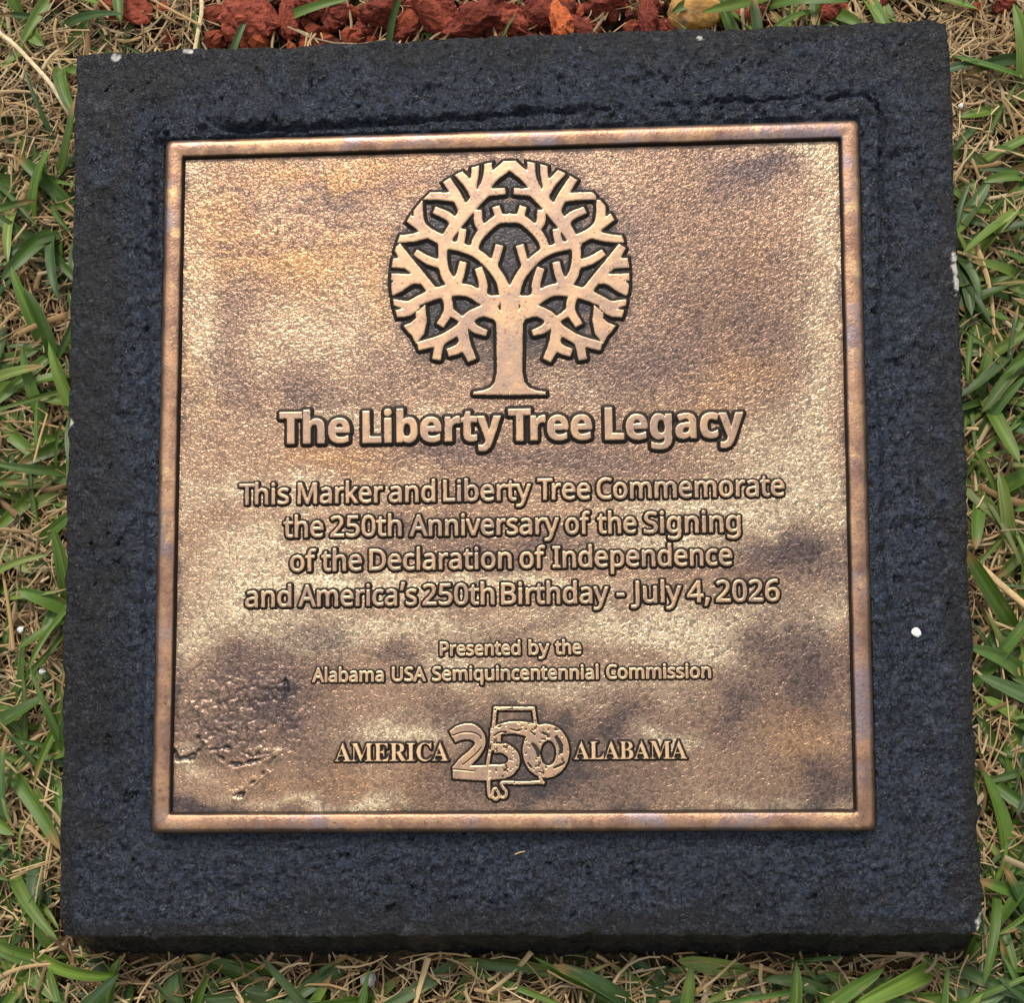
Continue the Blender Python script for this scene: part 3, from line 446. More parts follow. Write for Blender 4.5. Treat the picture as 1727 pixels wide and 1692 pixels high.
def build_block():
    n = 521
    g = np.linspace(-1, 1, n)
    U, V = np.meshgrid(g, g)
    P = block_outline(U, V)
    X, Y = P[..., 0], P[..., 1]
    # rounded box corners in plan, uneven cast edge
    r = 0.0018
    dx = np.maximum(np.abs(U) * .2 - (.2 - r), 0); dy = np.maximum(np.abs(V) * .2 - (.2 - r), 0)
    ex, ey = .2 - np.abs(U) * .2, .2 - np.abs(V) * .2
    edge = np.minimum(ex, ey)
    wob = (fbm(X * 90 + 31, Y * 90 + 3, 5, 5, .65) - .5) * 0.0034 * sstep(.03, 0, edge)
    X = X + wob * sstep(.03, 0, ex) * np.sign(U); Y = Y + wob * sstep(.03, 0, ey) * np.sign(V)
    k = sstep(.006, 0, ex) * sstep(.006, 0, ey) * 0.0009
    X = X - np.sign(U) * k; Y = Y - np.sign(V) * k
    # distance outside the plaque
    cx, cy = 0.0006, 0.0
    px, py = np.abs(X - cx) - .1564, np.abs(Y - cy) - .1552
    dp = np.maximum(px, py)
    dpo = np.where((px > 0) & (py > 0), np.hypot(px, py), dp)
    big = fbm(X * 110 + 50, Y * 110 + 50, 7, 3)
    mid = fbm(X * 300 + 50, Y * 300 + 50, 12, 3)
    fin = vnoise(X * 620 + 80, Y * 620 + 80, 20)
    patch = fbm(X * 28 + 20, Y * 28 + 20, 30, 3)
    trowel = sstep(.040, .010, dpo * np.where(X < -.15, 1.7, 1.0) + (patch - .5) * .05)
    trowel = np.maximum(trowel, sstep(.50, .62, patch) * .85 * sstep(.004, .010, edge))
    amp = 0.55 + 1.15 * trowel
    smear = sstep(.014, .006, dpo)                   # trowel-smoothed mortar next to the metal
    amp = amp * (1 - .55 * smear)
    Z = (big - .5) * .0024 * amp + (mid - .5) * .0022 * amp + (fin - .5) * .0008 * amp
    # collar of mortar trowelled up to the plaque; thickest along the top edge
    north = sstep(.05, .15, Y) * (np.abs(X) < .17)
    south = sstep(-.10, -.15, Y)
    hcol = .0032 + .0026 * north - .0026 * south
    wid = .0085 + .010 * north + (patch - .5) * .008
    Z += hcol * (1 - sstep(wid * .45, wid, dpo)) * (.7 + .6 * mid)
    # the torn ledge line of the mortar, and stray gouges
    ledge = .0035 + .0065 * sstep(-.11, .13, X) + (fbm(X * 70 + 5, Y * 9 + 5, 46, 3) - .5) * .004
    seam = np.exp(-((dpo - ledge) / (.00085 + .0007 * big)) ** 2) * north * sstep(.30, .45, fbm(X * 35 + 3, Y * 20 + 9, 47, 3))
    crack = np.abs(dpo - (.0075 + (big - .5) * .005 + .003 * north))
    Z -= .0022 * np.exp(-(crack / .00075) ** 2) * sstep(.45, .62, fbm(X * 45 + 3, Y * 45 + 9, 40, 3)) * (.45 + .55 * north)
    Z -= .0042 * seam
    Z += .0016 * sstep(.006, .0, np.abs(dpo - ledge - .004)) * north * mid
    pits = sstep(.80, .88, fbm(X * 260 + 10 + big, Y * 260 + 10 + mid * 2, 44, 3))
    Z -= pits * .0026 * sstep(.006, .012, edge)
    Z = np.where(dpo < .0006, np.minimum(Z, .0035), Z)
    Z = np.where(dpo < -.0012, -.002, Z)
    # arris
    Z -= .0019 * (1 - np.sqrt(np.clip(1 - (np.clip(r - edge, 0, r) / r) ** 2, 0, 1))) 
    Z -= .0016 * sstep(.008, .0, np.hypot(ex, ey)) * (.2 + big)
    # front left corner is broken away
    Z -= .007 * sstep(.012, .0, np.hypot(X + .2, Y + .2)) * big
    chip = np.zeros_like(X)
    for (qx, qy, qa, qb) in CHIPS:
        dd = np.hypot((X - qx / 1000) / (qa / 1000 + .0005), (Y - qy / 1000) / (qb / 1000 + .0003)) + (fin - .5) * .9
        chip = np.maximum(chip, sstep(1.05, .80, dd))
    top = np.stack([X, Y, Z + ZT], -1)
    verts = [top.reshape(-1, 3)]; faces = [grid_faces(n, n)]
    tro = [trowel.ravel()]; chp = [chip.ravel()]
    # the four flanks: rings below the boundary, battered outwards, down into the turf
    idx = np.arange(n * n).reshape(n, n)
    ring = np.concatenate([idx[0, :-1], idx[:-1, -1], idx[-1, :0:-1], idx[:0:-1, 0]])
    base = verts[0][ring]
    bu = U.ravel()[ring]; bv = V.ravel()[ring]
    m = len(ring); off = n * n; prev = ring
    s_along = np.arange(m) / m * 1600 * .001
    rows = 22
    cb = chip.ravel()[ring]
    for q in range(1, rows + 1):
        f = q / rows
        zb = (-.02 - base[:, 1] * math.sin(TILT)) / math.cos(TILT)
        z = base[:, 2] * (1 - f) + zb * f
        depth = base[:, 2] - z
        out = np.zeros((m, 2))
        lump = (fbm(s_along * 160 + 3, z * 160 + 77, 50, 3) - .5) * .0035
        front, back = bv < -.999, bv > .999
        left, right = bu < -.999, bu > .999
        out[:, 1] += np.where(front, -(.46 * depth - .0012 + lump), 0) + np.where(back, .05 * depth + lump, 0)
        out[:, 0] += np.where(left, -(.06 * depth + lump), 0) + np.where(right, .06 * depth + lump, 0)
        vv = np.column_stack([base[:, 0] + out[:, 0], base[:, 1] + out[:, 1], z])
        cur = off + np.arange(m); off += m
        faces.append(np.stack([prev, cur, np.roll(cur, -1), np.roll(prev, -1)], -1))
        verts.append(vv); prev = cur
        tro.append(np.zeros(m)); chp.append(cb * max(0, 1 - q / 3))
    o = mesh_obj('concrete_block', np.concatenate(verts), faces, block_material(), marker,
                 attrs={'trowel': np.concatenate(tro), 'chip': np.concatenate(chp)})
    return o
block = build_block()

def blob(name, loc, rad, flat, mat, parent, seed):
    bm = bmesh.new()
    bmesh.ops.create_icosphere(bm, subdivisions=3, radius=1)
    rr = np.random.RandomState(seed)
    ph = rr.rand(3) * 6
    for v in bm.verts:
        a = math.atan2(v.co.y, v.co.x)
        k = 1 + .10 * math.sin(2 * a + ph[0]) + .05 * math.sin(3 * a + ph[1])
        v.co = Vector((v.co.x * rad * k, v.co.y * rad * k, v.co.z * flat))
    me = bpy.data.meshes.new(name); bm.to_mesh(me); bm.free()
    for p in me.polygons: p.use_smooth = True
    me.materials.append(mat)
    o = bpy.data.objects.new(name, me); COL.objects.link(o); o.location = loc
    if parent: o.parent = parent
    return o
WHITE = mineral_material('white paint drop', (.80, .79, .76), (.84, .83, .80), (.78, .77, .75), 300, .5)
d_ = blob('paint_drop', (0.1758, -0.0717, ZT + .0006), .0021, .0010, WHITE, block, 3)
d_['label'] = 'small round white drop dried on the black paint'

# ------------------------------------------------------------------ the marker: bronze plaque
plaque = empty('plaque', (0, 0, ZT)); plaque.parent = marker
ZF, ZB = 0.0042, 0.0070                     # field and border heights over the block, plaque frame

def rrect(hx, hy, r, n_side=110, n_arc=8):
    pts = []
    for (sx, sy, a0) in ((1, 1, 0), (-1, 1, 90), (-1, -1, 180), (1, -1, 270)):
        c = np.array([sx * (hx - r), sy * (hy - r)])
        arc = [c + r * np.array([math.cos(math.radians(a0 + 90 * k / n_arc)), math.sin(math.radians(a0 + 90 * k / n_arc))]) for k in range(n_arc + 1)]
        pts.append(arc)
    out = []
    for i in range(4):
        a = pts[i]; b = pts[(i + 1) % 4]
        out += a
        out += [a[-1] + (b[0] - a[-1]) * k / n_side for k in range(1, n_side)]
    return np.array(out)

def build_border():
    H = 0.1558; w = 0.0082
    prof = [(0.0, -0.006, .0030, 1), (0.0, ZB - .0022, .0030, 1), (.0006, ZB - .0012, .0030, .75), (.0016, ZB - .0003, .0028, .45), (.0026, ZB + .0001, .0024, .05), (w * .5, ZB + .0001, .002, 0), (w - .0007, ZB, .0011, 0), (w - .0002, ZB - .0003, .0009, 0),
            (w + .0002, ZB - .0009, .0008, 1), (w + .0009, ZF + .0004, .0008, 1), (w + .0014, ZF - .0006, .0008, 1)]
    V = []; ox = []
    for (i, z, r, o) in prof:
        p = rrect(H - i, H - i, r)
        q = quad_map(p[:, 0] / H, p[:, 1] / H)
        nx = (fbm(q[:, 0] * 90 + 20, q[:, 1] * 90 + 20, 9, 3) - .5)
        zz = z + nx * .00022 * (z > 0)
        V.append(np.column_stack([q + nx[:, None] * .00022 * np.sign(q), zz])); ox.append(np.full(len(q), o))
    m = len(V[0]); F = []
    for k in range(len(prof) - 1):
        a = k * m + np.arange(m); b = a + m
        F.append(np.stack([a, np.roll(a, -1), np.roll(b, -1), b], -1))
    return mesh_obj('border_frame', np.concatenate(V), F, border_material(), plaque, attrs={'oxide': np.concatenate(ox)})
build_border()

def seg_dist(X, Y, p, q):
    d = q - p; L = d @ d + 1e-18
    t = np.clip(((X - p[0]) * d[0] + (Y - p[1]) * d[1]) / L, 0, 1)
    return np.hypot(X - p[0] - t * d[0], Y - p[1] - t * d[1])

def poly_sdf(X, Y, polys):
    """signed distance (negative inside) to a set of closed contours, even-odd"""
    D = np.full(X.shape, 1e9); inside = np.zeros(X.shape, bool)
    for P in polys:
        for i in range(len(P)):
            a, b = P[i], P[(i + 1) % len(P)]
            D = np.minimum(D, seg_dist(X, Y, a, b))
            if a[1] != b[1]:
                c = ((a[1] > Y) != (b[1] > Y)) & (X < (b[0] - a[0]) * (Y - a[1]) / (b[1] - a[1]) + a[0])
                inside ^= c
    return np.where(inside, -D, D)

def strip_poly(s, shrink=0.0):
    """stroke of varying width to a closed outline with square ends"""
    s = np.array(s, float).reshape(-1, 3) * 1e-5
    if len(s) > 2:                                   # Catmull-Rom through the points
        e = np.concatenate([[2 * s[0] - s[1]], s, [2 * s[-1] - s[-2]]])
        o = []
        for i in range(1, len(e) - 2):
            for t in (0, .2, .4, .6, .8):
                o.append(.5 * (2 * e[i] + (e[i + 1] - e[i - 1]) * t + (2 * e[i - 1] - 5 * e[i] + 4 * e[i + 1] - e[i + 2]) * t * t + (3 * e[i] - e[i - 1] - 3 * e[i + 1] + e[i + 2]) * t ** 3))
        s = np.array(o + [s[-1]])
    p, w = s[:, :2], s[:, 2] / 2 - shrink
    t = np.gradient(p, axis=0); t /= np.linalg.norm(t, axis=1)[:, None] + 1e-12
    nn = np.column_stack([-t[:, 1], t[:, 0]])
    return np.concatenate([p + nn * w[:, None], (p - nn * w[:, None])[::-1]])

def sub_sdf(D, X, Y, polys, margin, step, x0, y0, k=0.0):
    """union polys into D, evaluating only near them"""
    P = np.concatenate(polys)
    i0 = max(int((P[:, 0].min() - margin - x0) / step), 0); i1 = min(int((P[:, 0].max() + margin - x0) / step) + 2, D.shape[1])
    j0 = max(int((P[:, 1].min() - margin - y0) / step), 0); j1 = min(int((P[:, 1].max() + margin - y0) / step) + 2, D.shape[0])
    if i1 <= i0 or j1 <= j0: return
    sl = np.s_[j0:j1, i0:i1]
    d = poly_sdf(X[sl], Y[sl], polys)
    q = np.maximum(k - np.abs(D[sl] - d), 0) / k if k else 0
    D[sl] = np.minimum(D[sl], d) - q * q * k * .25

def glyph_polys(key):
    if key[1] == '\u2019':                       # raised comma
        return [P + np.array([25.0, 440.0]) for P in glyph_polys(key[0] + ',')]
    return [np.array(list(map(float, s.split()))).reshape(-1, 2) for s in GLYPHS[key].split('|')]

def relief(name, D, X, Y, h, skirt, mat, floor=None, extra=None):
    """sand-cast relief from a signed distance field"""
    D = D + (fbm(X * 900 + 30, Y * 900 + 30, 14, 2) - .5) * .00022 * (1 if h > .001 else .7)
    s = np.clip(D / skirt, 0, 1)
    prof = 1 - s ** .85
    Z = ZF - .0003 + (h + .0003) * prof
    Z -= .10 * h * sstep(-.00030, 0, D) * (D < 0)                       # worn arris
    Z = np.where(D < 0, ZF + h - .08 * h * sstep(-.00040, -.00002, D), np.minimum(Z, ZF + .80 * h))
    if extra is not None: Z = extra(Z, D)
    keep = D < skirt * 1.02
    if floor is not None:
        Z = np.where(floor & (Z < ZF + .00012), ZF + .00012 + (vnoise(X * 1300, Y * 1300, 33) - .5) * .0001, Z); keep = keep | floor
    ny, nx = X.shape
    f = grid_faces(nx, ny, keep)
    used = np.zeros(nx * ny, bool); used[f.ravel()] = True
    remap = np.cumsum(used) - 1
    V = np.stack([X, Y, Z], -1).reshape(-1, 3)[used]
    return mesh_obj(name, V, remap[f], mat, plaque)

def make_grid(x0, x1, y0, y1, step):
    gx = np.arange(x0, x1 + step, step); gy = np.arange(y0, y1 + step, step)
    return np.meshgrid(gx, gy)

def build_line(spec):
    name, style, cap, y0, slope, words, dil, h, skirt = spec
    dil *= .001; h *= .001; skirt *= .001; cap *= .001; y0 *= .001
    capg = max(P[:, 1].max() for P in glyph_polys(style + {'b': 'T', 'r': 'T', 's': 'A'}[style])) if style + 'T' in GLYPHS or style == 's' else 500
    ky = (cap - 2 * dil * .6) / capg
    step = .00024 if h > .0016 else .00020
    if h < .0011: step = .00016
    xs0 = words[0][1] * .001 - .003; xs1 = words[-1][2] * .001 + .003
    yb = y0 + slope * (xs0 + xs1) / 2
    X, Y = make_grid(xs0, xs1, yb - cap * .45 - .003, yb + cap * 1.25 + .003, step)
    gx0, gy0 = X[0, 0], Y[0, 0]
    D = np.full(X.shape, 1.0)
    for (text, a, b) in words:
        a = a * .001 + dil + .00012; b = b * .001 - dil - .00012
        pen = 0.0; items = []
        for i, ch in enumerate(text):
            items.append((ch, pen))
            pen += ADV[style + ch]
            if ch == 'T' and i + 1 < len(text):
                pen -= {'h': 30, 'r': 55}.get(text[i + 1], 0)
        allx = np.concatenate([np.concatenate([P[:, 0] for P in glyph_polys(style + c)]) + p for c, p in items])
        lo, hi = allx.min(), allx.max()
        kx = (b - a) / (hi - lo)
        if len(text) == 1: kx = min(kx, ky * 1.3)
        yw = y0 + slope * (a + b) / 2 + dil * .6
        for c, p in items:
            polys = [np.column_stack([(P[:, 0] + p - lo) * kx + a, P[:, 1] * ky + yw]) for P in glyph_polys(style + c)]
            sub_sdf(D, X, Y, polys, skirt * 1.6 + .001, step, gx0, gy0)
    skirt *= 1.35 if h > .0016 else (1.22 if h > .0011 else 1.6)
    relief(name, D - dil, X, Y, h, skirt, MAT_REL[h > .0016 and 2 or (h > .0011 and 1 or 0)])

MAT_REL = [relief_material(ZF, .0010), relief_material(ZF, .00130), relief_material(ZF, .0018)]
ADV['r\u2019'] = 165
for _s in LINES: build_line(_s)

def build_emblem():
    cx, cy, R = EMBLEM_CIRCLE
    step = .00023
    X, Y = make_grid(cx - R - .003, cx + R + .003, cy - R - .003, cy + R + .003, step)
    D = np.full(X.shape, 1.0)
    args = (.0035, step, X[0, 0], Y[0, 0])
    rr = .00045
    for s in EMBLEM_STROKES: sub_sdf(D, X, Y, [strip_poly(s, rr + .00024)], *args, k=.0009)
    D = D - rr
    rad = np.hypot(X - cx, Y - cy)
    D = np.maximum(D, rad - R)
    for p in EMBLEM_POLYS: sub_sdf(D, X, Y, [np.array(p, float).reshape(-1, 2) * 1e-5], *args)
    for p in EMBLEM_HOLES: D = np.maximum(D, -poly_sdf(X, Y, [np.array(p, float).reshape(-1, 2) * 1e-5]))
    D = np.minimum(D, np.maximum(np.abs(X - cx) - .004, np.maximum(Y - cy + .008, cy - R * .97 - Y)))
    relief('tree_emblem', D, X, Y, .0018, .0020, MAT_REL[2])
build_emblem()

def build_anniversary():
    pts = np.array(NUM_RING[0], float).reshape(-1, 2) * 1e-5
    st = [strip_poly(s) for s in NUM_STROKES]; ol = [strip_poly(s) for s in STATE_STROKES]
    allp = np.concatenate([pts] + st + ol)
    lo, hi = allp.min(0) - .003, allp.max(0) + .003
    step = .00016
    X, Y = make_grid(lo[0], hi[0], lo[1], hi[1], step)
    a = (.003, step, X[0, 0], Y[0, 0])
    D = np.full(X.shape, 1.0)
    for p in st: sub_sdf(D, X, Y, [p], *a, k=.0005)
    sub_sdf(D, X, Y, [np.array(r, float).reshape(-1, 2) * 1e-5 for r in NUM_RING], *a)
    for p in ol: sub_sdf(D, X, Y, [p], *a)
    G = np.full(X.shape, 1.0)
    for s in NUM_GROOVES: sub_sdf(G, X, Y, [strip_poly(s)], *a)
    pitted = fbm(X * 700 + 9, Y * 700 + 9, 21, 2)
    right = sstep(lo[0] + .017, lo[0] + .022, X)
    def cut(Z, DD):
        Z = Z - .00035 * sstep(.00012, -.00012, G) * (DD < 0)
        return Z - .00019 * sstep(.63, .72, pitted) * right * (DD < -.0002) 
    relief('anniversary_emblem', D, X, Y, .00130, .0013, MAT_REL[1], extra=cut)
build_anniversary()

def build_field():
    n = 640
    H = 0.1558; k = (H - .0084) / H
    g = np.linspace(-k, k, n)
    U, V = np.meshgrid(g, g)
    P = quad_map(U, V); X, Y = P[..., 0], P[..., 1]
    def patches(L, seed, sharp=1.0):
        wx = X + (fbm(X * 55 + 70, Y * 55 + 70, seed, 4) - .5) * .022
        wy = Y + (fbm(X * 55 + 20, Y * 55 + 20, seed + 5, 4) - .5) * .022
        out = np.zeros_like(X)
        for (qx, qy, rx, ry, a) in L:
            e = ((wx - qx / 1000) / (rx / 1000)) ** 2 + ((wy - qy / 1000) / (ry / 1000)) ** 2
            out = 1 - (1 - out) * (1 - a * np.exp(-e * .9))
        return out
    tarn = patches(TARNISH, 2); warm = patches(WARM, 12); sheen = patches(SKY_SHEEN, 22)
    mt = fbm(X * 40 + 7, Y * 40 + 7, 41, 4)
    tarn = np.clip(tarn * (.80 + .95 * mt), 0, 1); sheen = np.clip(sheen * (.55 + .9 * (1 - mt)) , 0, 1) * (1 - .5 * tarn)
    und = (fbm(X * 22 + 5, Y * 22 + 5, 52, 2) - .5) * .0006 + (fbm(X * 260 + 5, Y * 260 + 5, 54, 2) - .5) * .00012
    Z = ZF + und * .35
    flaw_d = np.full(X.shape, 1.0)
    for q, L in enumerate(FLAWS):
        p = np.array(L).reshape(-1, 2) / 1000
        d = np.full(X.shape, 1.0)
        for i in range(len(p) - 1): d = np.minimum(d, seg_dist(X, Y, p[i], p[i + 1]))
        d = d + (fbm(X * 300 + 3, Y * 300 + 3, 60, 3) - .42) * .0034
        deep = 1.0 if q < 7 else (.10 if q == 9 else .4)
        Z = Z - .0008 * deep * np.exp(-(d / .0006) ** 2) + .00022 * deep * np.exp(-((d - .0018) / .0014) ** 2)
        flaw_d = np.minimum(flaw_d, d + (0 if q < 7 else (.0012 if q == 9 else .0005)))
    # coarse, poorly filled sand around the flaws in the lower left
    zone = np.exp(-(((X + .118) / .028) ** 2 + ((Y + .103) / .018) ** 2))
    Z += np.clip(zone * 1.5, 0, 1) * np.minimum(np.abs(fbm(X * 230 + 8, Y * 230 + 8, 61, 3) - .5), .16) * .0030
    crust = np.abs(fbm(X * 230 + 8, Y * 230 + 8, 61, 3) - .5)
    ox = np.maximum(sstep(.0011, .0002, flaw_d) * .9, sstep(.06, .015, crust) * np.clip(zone * 1.6, 0, 1) * .35)
    # oxide wash left unpolished inside the crown, round the numerals and along the frame
    cx, cy, R = EMBLEM_CIRCLE
    rad = np.hypot(X - cx, Y - cy); sp = fbm(X * 160 + 3, Y * 160 + 3, 62, 3)
    crown = sstep(R * 1.02, R * .97, rad) * sstep(cy - R * .95, cy - R * .45, Y)
    ox = np.maximum(ox, crown * (.97 - .35 * sstep(.55, .72, sp)))
    ox = np.maximum(ox, sstep(R * 1.12, R * .98, rad + (sp - .5) * .012) * .5 * sstep(cy - R * 1.0, cy - R * .5, Y))
    nc = np.array(NUM_RING[0], float).reshape(-1, 2).mean(0) * 1e-5
    e = np.hypot((X - nc[0] + .009) / .034, (Y - nc[1]) / .024)
    ox = np.maximum(ox, sstep(1.1, .5, e + (sp - .5) * .9) * .72)
    rim = np.minimum(k - np.abs(U), k - np.abs(V)) * H
    ox = np.maximum(ox, sstep(.004, .0, rim + (sp - .42) * .008) * .6)
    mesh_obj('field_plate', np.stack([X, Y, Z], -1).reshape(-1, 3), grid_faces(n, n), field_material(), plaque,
             attrs={'tarnish': tarn, 'warm': warm, 'sky_sheen': sheen, 'oxide': ox})
build_field()

# ------------------------------------------------------------------ turf: dead thatch and green blades
def in_block(x, y, pad=0.0):
    return (np.abs(x) < .203 + pad) & (y < .201 + pad) & (y > -.217 - pad)

def green_density(x, y):
    d = .30 + .55 * vnoise(x * 9 + 60, y * 9 + 60, 15)
    near = (np.abs(x) < .34) & (np.abs(y) < .34)
    left = (x < -.2); right = x > .2; top = y > .215
    v = np.where(left, np.where(y > .17, .14, np.where(y > .02, .62, np.where(y > -.06, .75, np.where(y > -.17, .42, .75)))), d)
    v = np.where(right, np.where(y > .16, .14, np.where(y > .10, .8, np.where((y < -.03) & (y > -.10), .55, 1.0))), v)
    v = np.where(top & (np.abs(x) < .2), np.where(x > .13, .35, .02), v)
    bot = (y < -.2) & (np.abs(x) <= .2)
    v = np.where(bot, np.where(x < -.06, .85, np.where(x < .045, .16, 1.0)), v)
    return np.where(near, v, d)

def build_thatch():
    V = []; F = []; T = []; off = 0
    rs = np.random.RandomState(5)
    def batch(n, half, lmin, lmax, wmin, wmax, zmax, k=6):
        nonlocal off
        cx = rs.uniform(-half, half, n); cy = rs.uniform(-half, half, n)
        ang = rs.uniform(0, 2 * np.pi, n); L = lmin + (lmax - lmin) * rs.rand(n) ** 1.8
        w = wmin + (wmax - wmin) * rs.rand(n) ** 3
        curv = rs.normal(0, .55, n); z0 = rs.uniform(.001, zmax, n); pit = rs.normal(0, .16, n)
        t = np.linspace(-.5, .5, k)[None]
        th = ang[:, None] + curv[:, None] * t * 1.6 + (rs.rand(n, 1) < .12) * np.sign(t - .1) * rs.uniform(-.7, .7, (n, 1))
        dx = np.cos(th); dy = np.sin(th)
        x = np.cumsum(dx, 1) / k * L[:, None]; y = np.cumsum(dy, 1) / k * L[:, None]
        x = x - x.mean(1, keepdims=True) + cx[:, None]; y = y - y.mean(1, keepdims=True) + cy[:, None]
        z = z0[:, None] + np.sin(pit)[:, None] * t * L[:, None] - np.abs(t) ** 2 * L[:, None] * .12
        z = np.maximum(z, .0008)
        ok = ~in_block(x, y, .001).any(1)
        ok &= ~((y > .245) & (np.abs(x + .03) < .13)).any(1) | (rs.rand(n) < .30)
        x, y, z, th, w = x[ok], y[ok], z[ok], th[ok], w[ok]
        m = len(x)
        taper = np.linspace(1, .55, k)[None]
        nx, ny = -np.sin(th), np.cos(th)
        hw = w[:, None] * taper * .5
        tilt = rs.uniform(-.5, .5, (m, 1))
        a = np.stack([x + nx * hw, y + ny * hw, z - hw * .5 + tilt * hw], -1)
        b = np.stack([x, y, z + hw * .7], -1)
        c = np.stack([x - nx * hw, y - ny * hw, z - hw * .5 - tilt * hw], -1)
        P = np.stack([a, b, c], 2)                       # m,k,3,3
        idx = off + np.arange(m * k * 3).reshape(m, k, 3)
        f = np.stack([idx[:, :-1, :-1], idx[:, :-1, 1:], idx[:, 1:, 1:], idx[:, 1:, :-1]], -1).reshape(-1, 4)
        V.append(P.reshape(-1, 3)); F.append(f); off += m * k * 3
        pal = np.array([(.50, .37, .20), (.42, .29, .145), (.34, .22, .105), (.56, .45, .27), (.20, .125, .062), (.40, .31, .19)])
        pr = np.array([.28, .26, .16, .12, .12, .06])
        col = pal[rs.choice(6, m, p=pr)] * rs.uniform(.50, 1.12, (m, 1))
        T.append(np.repeat(np.column_stack([col, np.ones(m)])[:, None], k * 3, 1).reshape(-1, 4))
    batch(42000, .36, .010, .042, .0007, .0019, .012)
    batch(3200, .36, .030, .085, .0009, .0030, .016)
    batch(500, .36, .025, .06, .002, .0045, .014)
    batch(16000, 1.0, .02, .07, .0012, .003, .012, 5)
    m = colour_attr_material('dry grass straw', .75, .12, .25)
    o = mesh_obj('dry_thatch', np.concatenate(V), F, m, colors={'tint': np.concatenate(T)})
    tag(o, 'tangled tan dead grass stems matted over the soil around the black block', 'dead grass', kind='stuff')
build_thatch()

def leaf_points(rs, base, az, el, L, w, droop, sway, k=10):
    t = np.linspace(0, 1, k)
    e = el - droop * t
    a = az + sway * t
    step = L / (k - 1)
    d = np.column_stack([np.cos(e) * np.cos(a), np.cos(e) * np.sin(a), np.sin(e)])
    p = base + np.concatenate([[np.zeros(3)], np.cumsum(d[:-1] * step, 0)])
    p[:, 2] = np.maximum(p[:, 2], .003 + .004 * rs.rand())
    return p, a

